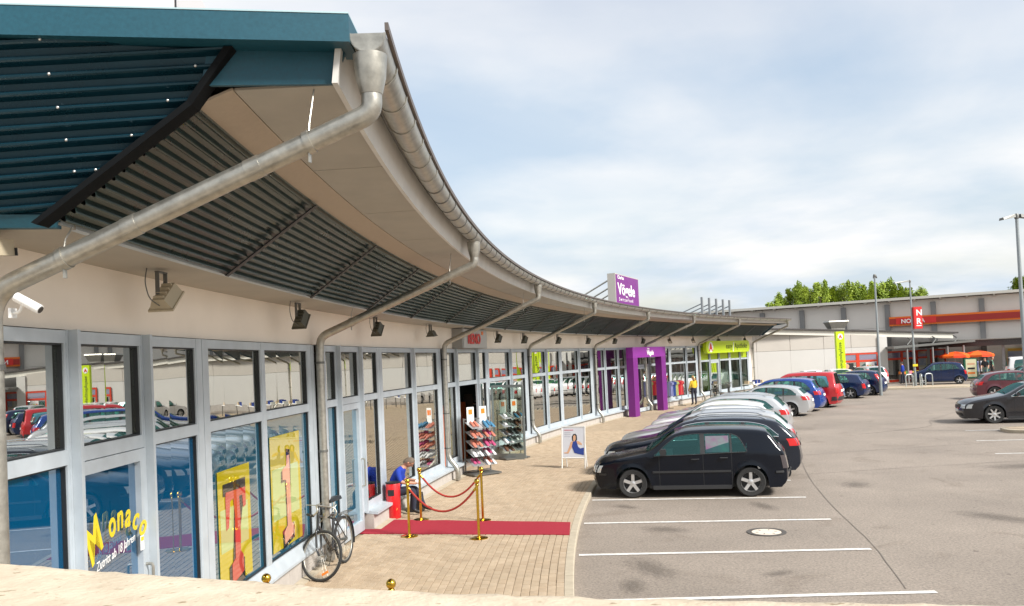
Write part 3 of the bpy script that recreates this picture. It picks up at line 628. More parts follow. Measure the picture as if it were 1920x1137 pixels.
def make_car(name, label, cat, paintm, L, HW, top, belt, win, xw, rw=.31, pillars=(), ws=None, rwin=None, glass=None, group=None, rails=False, trim=None, spokes=5, under=.19, rear_lamp='block', front='std', mould=False, towbar=False, rimm=None, wide=.32, lampcol=None, bumper=None):
    """x from nose (0) to tail (L); top: roof outline (x, z); belt: (x, z) window sill; win: window head line (x, z); ws, rwin: x ranges of screens on the outline"""
    T = thing(name, label, cat, group=group); glass = glass or carglassd; Lh = L/2
    tf = pchip(*zip(*top)); bf = pchip(*zip(*belt)); wf = pchip(*zip(*win)); wx0, wx1 = win[0][0], win[-1][0]
    ar = rw+.055
    def bot(x):
        z = under
        if x < .16: z = under+(.47-under)*((.16-x)/.16)**2
        if x > L-.14: z = under+.04+(.42-under)*((x-(L-.14))/.14)**2
        for xc in xw:
            if abs(x-xc) < ar: z = max(z, rw+math.sqrt(max(0, ar*ar-(x-xc)**2)))
        return z
    def half(x, z):
        f = 1.0; xf = .95
        if x < xf: f -= .20*((xf-x)/xf)**2.6
        xr_ = .85
        if x > L-xr_: f -= .12*((x-(L-xr_))/xr_)**2.4
        w0 = HW*f; b = bf(min(max(x, belt[0][0]), belt[-1][0]))
        if z > b: w0 -= .045*min(1, (z-b)/.05)*0+(z-b)*.36
        else: w0 -= .035*max(0, (b-z)/(b-.2))**2*.6+.012*max(0, 1-abs(z-.62)/.1)*0
        for xc in xw:   # flared arches
            d = math.hypot(x-xc, z-rw); 
            if d < ar+.09: w0 += .016*max(0, 1-(d-ar)/.09) if d > ar else .016
        return w0
    def side_y(x, z):
        y = half(x, z); d = tf(x)-z; r_ = .075
        if d < r_: t = 1-max(d, 0)/r_; y -= r_*.95*(1-math.sqrt(max(0, 1-t*t)))
        return y
    xs = set(np.round(np.concatenate([np.linspace(0, .2, 7), np.linspace(.2, L-.2, int((L-.4)/.07)), np.linspace(L-.2, L, 6)]), 4))
    for xc in xw:
        for k in range(15): xs.add(round(xc-ar*math.cos(math.pi*k/14), 4))
    for a, b in pillars: xs |= {a, b}
    xs |= {wx0, wx1}
    if ws: xs |= set(ws)
    if rwin: xs |= set(rwin)
    xs = sorted(x for x in xs if 0 <= x <= L); X_ = [xs[0]]
    keep = {wx0, wx1, *[v for p in pillars for v in p], *(ws or ()), *(rwin or ())}
    for x in xs[1:]:
        if x-X_[-1] > .012: X_.append(x)
        elif x in keep: X_[-1] = x
    NB, NG = 6, 4
    def col(x):
        t, b = tf(x), bot(x); bl = bf(min(max(x, belt[0][0]), belt[-1][0])); hasw = wx0 < x < wx1
        t0 = max(t, b+.002)
        if hasw:
            wt_ = min(wf(x), t0-.03); bl_ = min(bl, wt_)
        else:
            bl_ = min(bl, t0-.09); bl_ = max(bl_, b+(t0-b)*.5); wt_ = bl_+(t0-bl_)*.3 if t0-bl_ > .1 else bl_+(t0-bl_)*.25
        z = [b+(bl_-b)*k/NB for k in range(NB)]+[bl_+(wt_-bl_)*k/NG for k in range(NG+1)]
        r_ = t0-wt_
        return z+[t0-r_*q for q in (.72, .45, .22, .07, 0)]
    C_ = [col(x) for x in X_]; nc = len(C_[0])
    P = lambda x, y, z: (x-Lh, y, z)
    parts = {}
    def get(n): return parts.setdefault(n, MB())
    # sides
    for sgn in (-1, 1):
        for i in range(len(X_)-1):
            xm = (X_[i]+X_[i+1])/2
            for j in range(nc-1):
                q = [(X_[i], C_[i][j]), (X_[i+1], C_[i+1][j]), (X_[i+1], C_[i+1][j+1]), (X_[i], C_[i][j+1])]
                key = 'body'
                if wx0 <= xm <= wx1 and NB <= j < NB+NG:
                    key = 'side_window'
                    for kk, (a, b) in enumerate(pillars):
                        if a <= xm <= b: key = ('pillar', sgn, kk)
                    if key == 'side_window': key = ('side_window', sgn, sum(1 for a, b in pillars if xm > b))
                vs = [P(x, sgn*side_y(x, z), z) for x, z in q]
                get(key).add(vs, [(0, 1, 2, 3) if sgn < 0 else (3, 2, 1, 0)])
    # the band across: outline from under the nose, over the roof, to under the tail
    cont = [(x, c[0]) for x, c in zip(X_, C_) if x < .16][::-1]+[(x, c[-1]) for x, c in zip(X_, C_)]+[(x, c[0]) for x, c in zip(X_, C_) if x > L-.14][::-1]
    n1_ = sum(1 for x in X_ if x < .16); ny = 10
    def across(k):
        x, z = cont[k]; a, b = cont[max(k-1, 0)], cont[min(k+1, len(cont)-1)]; tx, tz = b[0]-a[0], b[1]-a[1]; l = math.hypot(tx, tz) or 1
        nx, nz = -tz/l, tx/l
        w_ = side_y(x, z); 
        endf = max(0, 1-x/.5) if x < .5 else max(0, 1-(L-x)/.5)
        cr = .035+.06*endf; row_ = []
        for m in range(ny+1):
            t = -1+2*m/ny; t = math.copysign(abs(t)**.8, t); d = cr*(1-abs(t)**2.2); row_.append(P(x+nx*d, t*w_, z+nz*d))
        return row_
    R_ = [across(k) for k in range(len(cont))]
    for k in range(len(cont)-1):
        xm = (cont[k][0]+cont[k+1][0])/2; isT = n1_ <= k < n1_+len(X_)-1
        for m in range(ny):
            key = 'body'
            if isT and ws and ws[0] < xm < ws[1] and 1 <= m < ny-1: key = 'windscreen'
            if isT and rwin and rwin[0] < xm < rwin[1] and 1 <= m < ny-1: key = 'rear_window'
            get(key).add([R_[k][m], R_[k+1][m], R_[k+1][m+1], R_[k][m+1]], [(0, 1, 2, 3)])
    bm = bmesh.new(); b_ = parts.pop('body'); me = bpy.data.meshes.new('body'); me.from_pydata(b_.v, [], b_.f); me.materials.append(paintm)
    bm.from_mesh(me); bmesh.ops.remove_doubles(bm, verts=bm.verts, dist=.0008); bmesh.ops.recalc_face_normals(bm, faces=bm.faces); bm.to_mesh(me); bm.free()
    me.polygons.foreach_set('use_smooth', [True]*len(me.polygons)); me.set_sharp_from_angle(angle=math.radians(38))
    body = bpy.data.objects.new('body', me); COL.objects.link(body); body.parent = T
    for key, mb in parts.items():
        nm = key if isinstance(key, str) else key[0]; mm = darkplas if nm == 'pillar' else (carglass if nm in ('windscreen', 'rear_window') and glass is carglass else glass)
        bm = bmesh.new(); me = bpy.data.meshes.new(nm); me.from_pydata(mb.v, [], mb.f); me.materials.append(mm); bm.from_mesh(me); bmesh.ops.remove_doubles(bm, verts=bm.verts, dist=.0008); bm.to_mesh(me); bm.free()
        me.polygons.foreach_set('use_smooth', [True]*len(me.polygons)); o = bpy.data.objects.new(nm, me); COL.objects.link(o); o.parent = T
    # helper that wraps patches round the corners
    fx = [(z, x) for x, z in cont[:n1_+len(X_)//3]]
    def noseX(z):
        best = 0
        for (x1, z1), (x2, z2) in zip(cont[:-1], cont[1:]):
            if x1 < 1.0 and min(z1, z2) <= z <= max(z1, z2) and abs(z2-z1) > 1e-6: return x1+(x2-x1)*(z-z1)/(z2-z1)
        return best
    def tailX(z):
        for (x1, z1), (x2, z2) in list(zip(cont[:-1], cont[1:]))[::-1]:
            if x1 > L-1.2 and min(z1, z2) <= z <= max(z1, z2) and abs(z2-z1) > 1e-6: return x1+(x2-x1)*(z-z1)/(z2-z1)
        return L
    def patch(nm, m, u0, u1, z0, z1, end='f', off=.008, sgn=1, parent=T, zf=None, n=7):
        """u<0: metres in from the corner across the end; u>0: metres along the flank"""
        vs = []; nz_ = 3
        for i in range(n+1):
            u = u0+(u1-u0)*i/n
            za, zb_ = (z0, z1) if zf is None else zf(i/n)
            for j in range(nz_+1):
                z = za+(zb_-za)*j/nz_; ex = noseX(z) if end == 'f' else tailX(z); W__ = side_y(ex, z)
                d_ = 1 if end == 'f' else -1
                cr = .035+.06
                if u < 0: t = max(0, 1+u/W__); y = t*W__; x = ex-d_*(cr*(1-t**2.2)+off)
                else: x = ex+d_*u; y = side_y(x, z)+off; x -= d_*off*max(0, 1-u/.1)
                vs.append(P(x, sgn*y, z))
        mb = MB(); mb.add(vs, [(i*(nz_+1)+j, i*(nz_+1)+j+1, (i+1)*(nz_+1)+j+1, (i+1)*(nz_+1)+j) for i in range(n) for j in range(nz_)])
        return mb.build(nm, m, parent, 40)
    zh = tf(.12)-.02
    for sgn in (-1, 1):
        patch('headlight', lampM, -.30, .22 if front != 'golf' else .12, zh-.17, zh-.03, 'f', .008, sgn, zf=(lambda t: (zh-.17, zh-.04+.03*t)))
        lm = smokedM if lampcol == 'smoked' else redM
        zt_ = bf(belt[-1][0])
        if rear_lamp == 'block': patch('tail_lamp', lm, -.2, .22, zt_-.20, zt_-.02, 'r', .008, sgn)
        elif rear_lamp == 'tall': patch('tail_lamp', lm, -.08, .12, zt_-.22, zt_+.34, 'r', .009, sgn)
        elif rear_lamp == 'low': patch('tail_lamp', lm, -.12, .1, zt_-.34, zt_-.06, 'r', .008, sgn)
        mm = MB(); xm_ = (ws[1] if ws else 1.4)*.55+.62; xm_ = wx0+.14; zb_ = bf(wx0)+.06
        mm.prism([(-.07, -.06), (.05, -.065), (.075, .0), (.06, .065), (-.05, .07), (-.09, .02)], P(xm_+.06, sgn*(side_y(xm_, zb_)+.03), zb_+.035), (.9, 0, 0), (0, 0, 1), (.0, sgn*.19, .0))
        mm.box(P(xm_+.08, sgn*(side_y(xm_, zb_)), zb_+.0), (.06, .08, .03)); mir = mm.build('wing_mirror', darkplas if mould else paintm, T, 30)
        # door shut lines, handles
        hx = []
        dl = [wx0+.10]+[(a+b)/2 for a, b in pillars[:2]]+([] if len(pillars) < 2 else [])
        for x_ in dl:
            mb = MB(); 
            vs = []; n = 9; zb0 = bot(x_)+.07
            for i in range(n+1):
                z = zb0+(bf(x_)-.01-zb0)*i/n; vs += [P(x_-.006, sgn*(side_y(x_, z)+.0015), z), P(x_+.006, sgn*(side_y(x_, z)+.0015), z)]
            mb.add(vs, [(2*i, 2*i+1, 2*i+3, 2*i+2) for i in range(n)]); mb.build('door_gap', blackM, T)
        for a, b in pillars[:2]:
            x_ = (a+b)/2-.17; z_ = bf(x_)-.10; mb = MB(); mb.tube([P(x_-.08, sgn*(side_y(x_, z_)+.01), z_), P(x_-.07, sgn*(side_y(x_, z_)+.035), z_), P(x_+.07, sgn*(side_y(x_, z_)+.035), z_), P(x_+.08, sgn*(side_y(x_, z_)+.01), z_)], .013, 6); mb.build('door_handle', paintm if not mould else darkplas, T, 40)
        # window rubber / chrome line
        mb = MB(); pts = []
        xs_ = [x for x in X_ if wx0 <= x <= wx1]
        for x in xs_: z = min(max(wf(x), bf(x)), tf(x)-.03); pts.append(P(x, sgn*(side_y(x, z)+.003), z))
        mb.tube(pts, .011 if trim else .008, 5); pts = [P(x, sgn*(side_y(x, bf(x))+.003), bf(x)) for x in xs_]
        mb.tube(pts, .010, 5); mb.build('window_trim', chromeM if trim else darkplas, T, 60)
        # sill and side moulding
        mb = MB(); pts = [x for x in X_ if xw[0]+ar+.02 < x < xw[1]-ar-.02]
        def rib(zc, h, th):
            vs = []; 
            for x in pts: y = side_y(x, zc); vs += [P(x, sgn*(y-.01), zc-h), P(x, sgn*(y+th), zc-h*.8), P(x, sgn*(y+th), zc+h*.8), P(x, sgn*(y-.01), zc+h)]
            mb.add(vs, [(i*4+k, i*4+(k+1) % 4, i*4+4+(k+1) % 4, i*4+4+k) for i in range(len(pts)-1) for k in range(4)]+[(3, 2, 1, 0), tuple(len(vs)-4+k for k in range(4))])
        rib(under+.03, .05, .012)
        if mould: rib(.56, .025, .016)
        mb.build('side_moulding', darkplas, T, 30)
        if rails:
            mb = MB(); x0, x1 = wx0+.75, wx1-.25; pts = []
            for k in range(13): x = x0+(x1-x0)*k/12; pts.append(P(x, sgn*(side_y(x, tf(x))-.06), tf(x)+.055*min(1, min(k, 12-k)/1.2)+.01))
            mb.tube(pts, .017, 8); mb.build('roof_rail', chromeM, T, 50)
        for xc in xw:
            wheel(rw, .21, T, P(xc, sgn*(HW-.115), rw), spokes, sgn, rimm, wide)
            mb = MB(); vs = []; n = 14
            for k in range(n+1):
                a = math.pi*k/n; x, z = xc-ar*math.cos(a), rw+ar*math.sin(a); y = side_y(x, z)
                vs += [P(x, sgn*(y-.002), z), P(x, sgn*(y-.34), z)]
            mb.add(vs, [(2*k, 2*k+1, 2*k+3, 2*k+2) for k in range(n)]); mb.build('wheel_arch', blackM, T, 60)
    # underside, cabin, seats
    mb = MB()
    mb.box(P(Lh, 0, under+.10), (L-.5, HW*2-.62, .22)); mb.box(P(xw[0]+ar+(xw[1]-xw[0]-2*ar)/2, 0, under+.07), (xw[1]-xw[0]-2*ar, HW*2-.12, .12)); mb.build('underbody', blackM, T)
    mb = MB(); mb.box(P((wx0+wx1)/2, 0, bf((wx0+wx1)/2)-.30), (wx1-wx0-.1, HW*2-.25, .2)); mb.box(P(wx0+.22, 0, bf(wx0)-.09), (.36, HW*2-.35, .16)); mb.build('cabin_floor', cabinM, T)
    for xs0, n in ((wx0+.85, 2), (wx0+1.72, 3)):
        if xs0 > wx1-.3: continue
        for k in range(n):
            y = (-.36, .36)[k] if n == 2 else (-.4, 0, .4)[k]; mb = MB(); z0 = bf(xs0)-.25
            mb.hexa([P(xs0, y-.22, z0), P(xs0+.14, y-.22, z0), P(xs0+.14, y+.22, z0), P(xs0, y+.22, z0)], [P(xs0+.14, y-.19, z0+.40), P(xs0+.24, y-.19, z0+.40), P(xs0+.24, y+.19, z0+.40), P(xs0+.14, y+.19, z0+.40)])
            mb.box(P(xs0+.21, y, z0+.47), (.08, .24, .15)); mb.build('seat', cabinM, T, 30)
    # nose: grille, lower intake, plates
    wn = side_y(noseX(zh-.1), zh-.1)
    def face(nm, m, y0, y1, z0, z1, end='f', off=.012, n=6):
        vs = []
        for i in range(n+1):
            y = y0+(y1-y0)*i/n
            for z in (z0, z1):
                ex = noseX(z) if end == 'f' else tailX(z); W__ = side_y(ex, z); t = min(1, abs(y)/W__); d_ = 1 if end == 'f' else -1; vs.append(P(ex-d_*(.095*(1-t**2.2)+off), y, z))
        mb = MB(); mb.add(vs, [(2*i, 2*i+1, 2*i+3, 2*i+2) for i in range(n)]); return mb.build(nm, m, T)
    face('grille', blackM, -wn+.33, wn-.33, zh-.17, zh-.06); face('lower_intake', blackM, -wn+.25, wn-.25, .27, .38); face('number_plate', plateM, -.26, .26, .43, .53, 'f', .018)
    if bumper:
        for e_ in 'fr':
            for sgn in (-1, 1): patch('bumper', bumper, -.8, .30, .36 if e_ == 'f' else .36, .56, e_, .016, sgn, n=10)
    zp = bf(belt[-1][0])-.28; face('number_plate', plateM, -.26, .26, zp, zp+.11, 'r', .014)
    if mould:
        for sgn in (-1, 1): patch('bumper_strip', darkplas, -.75, .26, .50, .545, 'f', .02, sgn); patch('bumper_strip', darkplas, -.75, .26, .50, .545, 'r', .02, sgn)
    if towbar:
        mb = MB(); mb.tube(rounded([P(L-.12, 0, .3), P(L+.10, 0, .3), P(L+.13, 0, .36), P(L+.13, 0, .48)], .06), .02, 8); mb.sphere(P(L+.13, 0, .49), .026, 8); mb.build('tow_bar', blackM, T, 40)
    mb = MB(); mb.tube([P(ws[0]+.05, -.1, tf(ws[0]+.05)+.05), P(ws[0]+.12, .45, tf(ws[0]+.12)+.05)], .008, 5); mb.tube([P(ws[0]+.05, -.55, tf(ws[0]+.05)+.05), P(ws[0]+.12, 0, tf(ws[0]+.12)+.05)], .008, 5); mb.build('wiper', blackM, T)
    T['_L'] = L
    return T
carshapes = dict(
  golf=dict(L=4.15, HW=.865, top=[(0, .50), (.03, .64), (.10, .735), (.35, .82), (.95, .93), (1.12, .965), (1.80, 1.37), (2.1, 1.43), (2.7, 1.445), (3.45, 1.415), (3.72, 1.37), (3.98, 1.04), (4.08, .90), (4.13, .60), (4.15, .45)],
     belt=[(0, .70), (1.1, .90), (2.2, .93), (3.3, .96), (4.1, .93)], win=[(1.33, .93), (1.60, 1.16), (1.85, 1.32), (2.3, 1.365), (2.95, 1.35), (3.12, 1.29), (3.30, .985)],
     xw=(.84, 3.35), pillars=((2.32, 2.42), (2.95, 2.99)), ws=(1.16, 1.80), rwin=(3.75, 3.96), lampcol='smoked', rear_lamp='low', front='golf', mould=True, rw=.315),
  wagon=dict(L=4.80, HW=.91, top=[(0, .48), (.03, .64), (.10, .74), (.40, .85), (1.15, .98), (1.32, 1.02), (2.05, 1.40), (2.4, 1.455), (3.1, 1.47), (3.9, 1.43), (4.22, 1.37), (4.60, 1.03), (4.72, .88), (4.78, .60), (4.80, .42)],
     belt=[(0, .72), (1.3, .95), (2.6, .99), (4.0, 1.03), (4.75, .98)], win=[(1.52, .98), (1.80, 1.19), (2.1, 1.34), (2.6, 1.40), (3.5, 1.38), (3.95, 1.30), (4.28, 1.05)],
     xw=(.92, 3.75), pillars=((2.55, 2.66), (3.42, 3.50)), ws=(1.36, 2.02), rwin=(4.26, 4.57), rails=True, trim=True, rw=.335),
  sportback=dict(L=4.28, HW=.88, top=[(0, .48), (.03, .63), (.10, .72), (.40, .83), (1.05, .94), (1.2, .98), (1.92, 1.37), (2.3, 1.42), (2.8, 1.42), (3.5, 1.34), (3.74, 1.27), (4.05, .98), (4.18, .86), (4.25, .60), (4.28, .42)],
     belt=[(0, .70), (1.2, .91), (2.4, .95), (3.5, .99), (4.2, .95)], win=[(1.42, .95), (1.7, 1.16), (2.0, 1.31), (2.5, 1.35), (3.2, 1.30), (3.5, 1.22), (3.72, 1.01)],
     xw=(.85, 3.43), pillars=((2.35, 2.45), (3.12, 3.2)), ws=(1.24, 1.88), rwin=(3.78, 4.02), rw=.32),
  mpv=dict(L=4.47, HW=.90, top=[(0, .50), (.03, .68), (.10, .80), (.40, .93), (.85, 1.03), (1.0, 1.07), (1.85, 1.53), (2.2, 1.60), (3.0, 1.63), (3.7, 1.58), (3.98, 1.51), (4.27, 1.08), (4.38, .94), (4.44, .62), (4.47, .42)],
     belt=[(0, .76), (1.0, 1.0), (2.4, 1.03), (3.6, 1.06), (4.35, 1.02)], win=[(1.25, 1.03), (1.6, 1.29), (1.9, 1.45), (2.5, 1.52), (3.4, 1.48), (3.7, 1.40), (4.0, 1.12)],
     xw=(.87, 3.57), pillars=((2.25, 2.35), (3.2, 3.3)), ws=(1.04, 1.80), rwin=(4.02, 4.25), rear_lamp='block', rw=.32),
  van=dict(L=4.40, HW=.90, top=[(0, .52), (.03, .72), (.10, .84), (.45, .96), (.85, 1.06), (.98, 1.10), (1.65, 1.68), (1.95, 1.78), (2.8, 1.82), (3.8, 1.80), (4.12, 1.76), (4.26, 1.15), (4.33, 1.0), (4.38, .62), (4.40, .42)],
     belt=[(0, .78), (1.0, 1.04), (2.4, 1.06), (3.6, 1.06), (4.3, 1.06)], win=[(1.2, 1.07), (1.5, 1.40), (1.75, 1.58), (2.2, 1.64), (3.4, 1.64), (3.85, 1.60), (3.97, 1.10)],
     xw=(.87, 3.55), pillars=((2.0, 2.14), (2.9, 3.08)), ws=(1.02, 1.62), rwin=(4.14, 4.25), rear_lamp='low', rw=.32, bumper=None),
  small=dict(L=4.02, HW=.84, top=[(0, .50), (.03, .66), (.10, .76), (.35, .86), (.85, .96), (1.0, 1.0), (1.65, 1.40), (2.0, 1.49), (2.7, 1.52), (3.3, 1.49), (3.58, 1.43), (3.86, 1.02), (3.94, .9), (3.99, .60), (4.02, .45)],
     belt=[(0, .72), (1.0, .94), (2.2, .98), (3.2, 1.0), (3.9, .97)], win=[(1.2, .97), (1.5, 1.22), (1.75, 1.36), (2.2, 1.42), (3.0, 1.41), (3.2, 1.36), (3.42, 1.03)],
     xw=(.80, 3.28), pillars=((2.18, 2.28), (3.0, 3.05)), ws=(1.04, 1.64), rwin=(3.62, 3.85), rear_lamp='tall', rw=.31),
  compact=dict(L=3.60, HW=.84, top=[(0, .52), (.03, .70), (.10, .80), (.35, .93), (.60, 1.03), (.75, 1.10), (1.35, 1.50), (1.7, 1.585), (2.4, 1.60), (3.0, 1.54), (3.22, 1.46), (3.45, 1.02), (3.52, .9), (3.57, .60), (3.60, .45)],
     belt=[(0, .78), (.8, 1.0), (2.0, 1.04), (3.0, 1.10), (3.5, 1.05)], win=[(.98, 1.04), (1.25, 1.30), (1.5, 1.44), (1.9, 1.50), (2.6, 1.46), (2.85, 1.38), (3.1, 1.12)],
     xw=(.68, 3.08), pillars=((1.88, 1.97), (2.68, 2.73)), ws=(.79, 1.33), rwin=(3.25, 3.43), rear_lamp='low', rw=.29),
  sedan=dict(L=4.83, HW=.93, top=[(0, .48), (.03, .66), (.12, .76), (.45, .88), (1.15, 1.0), (1.35, 1.04), (2.15, 1.42), (2.55, 1.49), (3.1, 1.49), (3.7, 1.40), (4.15, 1.22), (4.45, 1.10), (4.72, 1.06), (4.80, .62), (4.83, .42)],
     belt=[(0, .74), (1.3, .97), (2.6, 1.01), (3.8, 1.06), (4.75, 1.0)], win=[(1.55, 1.0), (1.9, 1.22), (2.2, 1.36), (2.7, 1.42), (3.3, 1.38), (3.7, 1.29), (4.05, 1.10)],
     xw=(.97, 3.70), pillars=((2.62, 2.72), (3.52, 3.58)), ws=(1.38, 2.12), rwin=(3.76, 4.30), rear_lamp='block', trim=True, rw=.335, spokes=7, wide=.22),
  pickup=dict(L=4.2, HW=.83, top=[(0, .5), (.03, .64), (.10, .74), (.4, .84), (1.0, .94), (1.15, .98), (1.75, 1.38), (2.05, 1.44), (2.5, 1.44), (2.62, 1.40), (2.80, 1.00), (3.2, .97), (4.1, .95), (4.17, .6), (4.2, .45)],
     belt=[(0, .7), (1.1, .9), (2.4, .92), (3.2, .90), (4.1, .88)], win=[(1.35, .93), (1.65, 1.17), (1.85, 1.31), (2.2, 1.35), (2.42, 1.30), (2.50, .95)],
     xw=(.82, 3.40), pillars=(), ws=(1.18, 1.74), rwin=(2.63, 2.78), rear_lamp='low', rw=.3))
def car_at(shape, name, label, cat, col, s_=None, off=KO+.42, loc=None, rz=None, group=None, dth=0, **kw):
    d = dict(carshapes[shape]); d.update(kw)
    T = make_car(name, label, cat, PT[col], group=group, **d); L = d['L']
    if s_ is not None: p, r_ = FR(s_, off+L/2); T.location = (p.x, p.y, 0); T.rotation_euler = (0, 0, r_+dth)
    else: T.location = (*loc, 0); T.rotation_euler = (0, 0, rz)
    del T['_L']; return T
GR = 'cars parked nose to the shops'
c1 = car_at('golf', 'parked_car', 'black five-door hatchback nearest the camera with silver five-spoke wheels', 'car', 'black', 15.16, KO+.12, group=GR, towbar=True)
c2 = car_at('wagon', 'parked_car', 'dark estate car with chrome window line parked right behind the nearest black hatchback', 'car', 'dark', 18.05, KO+.08, group=GR, glass=carglass)
c3 = car_at('wagon', 'parked_car', 'silver estate car parked third from the camera, beyond the dark estate', 'car', 'silver', 20.8, KO+.2, group=GR)
c4 = car_at('sportback', 'parked_car', 'white hatchback fourth in the row from the camera', 'car', 'white', 23.5, KO+.45, group=GR, glass=carglass)
c5 = car_at('sportback', 'parked_car', 'white hatchback fifth in the row, right behind another white one', 'car', 'white', 26.3, KO+.35, group=GR)
c6 = car_at('wagon', 'parked_car', 'silver estate car with roof rails sixth in the row', 'car', 'silver', 29.1, KO+.1, group=GR, rails=True, glass=carglass)
c7 = car_at('sportback', 'parked_car', 'grey silver hatchback with red tail lamps just before the gap in the row', 'car', 'silver', 32.0, KO+.35, group=GR)
c8 = car_at('sportback', 'parked_car', 'silver hatchback standing beside the blue people carrier', 'car', 'silver', 38.9, KO+.6, group=GR, glass=carglass)
c9 = car_at('mpv', 'parked_car', 'bright blue people carrier beside the silver hatchback', 'car', 'blue', 42.1, KO+.5, group=GR, glass=carglass)
c10 = car_at('van', 'parked_van', 'red high-roofed van beyond the blue people carrier', 'van', 'red', 45.0, KO+.95, group=GR, bumper=darkplas, glass=carglass)
c11 = car_at('small', 'parked_car', 'pale blue small car mostly hidden behind the red van', 'car', 'lightblue', 47.9, KO+.9, group=GR)
c12 = car_at('golf', 'parked_car', 'dark blue older hatchback beyond the red van with red tail lamps', 'car', 'navy', 53.0, KO+1.15, group=GR, glass=carglass, lampcol=None)
c13 = car_at('small', 'parked_car', 'navy tall hatchback with tall red lamps at the far end of the row', 'car', 'navy', 56.2, KO+1.6, group=GR, glass=carglass)
c14 = car_at('compact', 'parked_car', 'dark blue one-box compact car alone beyond the lamp post', 'car', 'navy', loc=(31.3, 60.6), rz=-.42, glass=carglass)
c15 = car_at('sedan', 'parked_car', 'dark grey saloon with seven-spoke wheels pointing left at the right edge', 'car', 'grey', loc=(19.45, 31.1), rz=-.28)
c16 = car_at('sportback', 'parked_car', 'maroon hatchback behind the dark grey saloon', 'car', 'brown', loc=(26.5, 43.3), rz=math.pi-.30, glass=carglass)
BR = 'cars parked along the far white wall'
c17 = car_at('pickup', 'parked_pickup', 'small white pickup with a low load bed by the far white wall', 'pickup', 'white', loc=(21.6, 60.0), rz=-math.pi/2-.15+.25, group=BR)
c18 = car_at('golf', 'parked_car', 'white hatchback with red tail lamps by the far white wall', 'car', 'white', loc=(24.1, 61.6), rz=-math.pi/2-.15, group=BR, glass=carglass, lampcol=None)
c20 = car_at('small', 'parked_car', 'silver small car half hidden behind the red van by the far wall', 'car', 'silver', loc=(26.6, 62.0), rz=-math.pi/2, group=BR)
c21 = car_at('wagon', 'parked_car', 'dark green estate car behind the maroon hatchback at the right edge', 'car', 'dark', loc=(32.6, 49.4), rz=math.pi-.3, glass=carglass)
c22 = car_at('van', 'parked_car', 'white car standing by the bicycles near the far canopy', 'car', 'white', loc=(36.6, 57.0), rz=math.pi-.4, glass=carglass)
# printed sun blind on the rear door glass of the black hatchback
m_ = MB(); vs = []
for i in range(5):
    for j in range(5): vs.append((2.44+.49*i/4-2.075, -(.865-.004-(.98+.30*j/4-.93)*.36+.008), .97+.34*j/4))
m_.add(vs, [(i*5+j, i*5+j+1, (i+1)*5+j+1, (i+1)*5+j) for i in range(4) for j in range(4)])
sb = m_.build('sun_blind', mat('blind_print', (.20, .05, .16), .5, col2=(.12, .24, .20), nscale=4), c1, label='pink and green printed sun blind in the rear door window')
# ------------------------------------------------------------------ signs and fittings on the shop front
lampgrey = mat('floodlight_grey', (.10, .095, .07), .5, .3); lampface = mat('floodlight_glass', (.62, .56, .46), .15, .0); lampbeige = mat('floodlight_beige', (.48, .41, .29), .5)
redM2 = mat('sign_red', (.62, .022, .018), .4); whiteM = mat('sign_white', (.80, .80, .78), .45); orangeM = mat('sign_orange', (.85, .20, .015), .4); purpleM = mat('sign_purple', (.150, .008, .175), .4, noise=.05, nscale=2)
yellowM = mat('print_yellow', (.72, .56, .02), .4); inkM = mat('print_black', (.015, .015, .015), .5); skinP = mat('print_skin', (.62, .36, .22), .5); blueP = mat('print_blue', (.02, .05, .26), .5)
greysign = mat('sign_grey_box', (.30, .30, .29), .5); blueshirt = mat('shirt_blue', (.006, .035, .33), .8, noise=.1, nscale=12)
FLS = [(.28, 1, 0), (2.52, 1, .3), (6.66, 0, .35), (10.76, 0, .4), (14.83, 0, 1.3), (21.25, 0, .7), (24.2, 0, .5), (28.4, 0, .5), (32.38, 0, .4), (36.16, 0, .4), (40.38, 0, .5), (44.63, 0, 2.6), (48.46, 0, 2.2), (52.72, 0, 1.3), (57.44, 0, 2.7)]
lbl = ['beige floodlight cut by the left edge of the frame', 'large beige floodlight over the first blue windows', 'dark floodlight above the yellow window posters', 'dark floodlight just right of the second downpipe', 'flat-hanging floodlight left of the grey shoe shop sign',
 'floodlight just right of the grey shoe shop sign', 'second floodlight right of the grey shoe shop sign', 'floodlight just past the fourth downpipe', 'floodlight left of the fifth downpipe', 'floodlight midway between the fifth downpipe and the purple portal',
 'floodlight above the purple portal', 'floodlight right of the purple portal, above the woman in yellow', 'floodlight left of the lime green pharmacy front', 'flat floodlight above the middle of the green pharmacy sign', 'last floodlight above the right end of the green pharmacy sign']
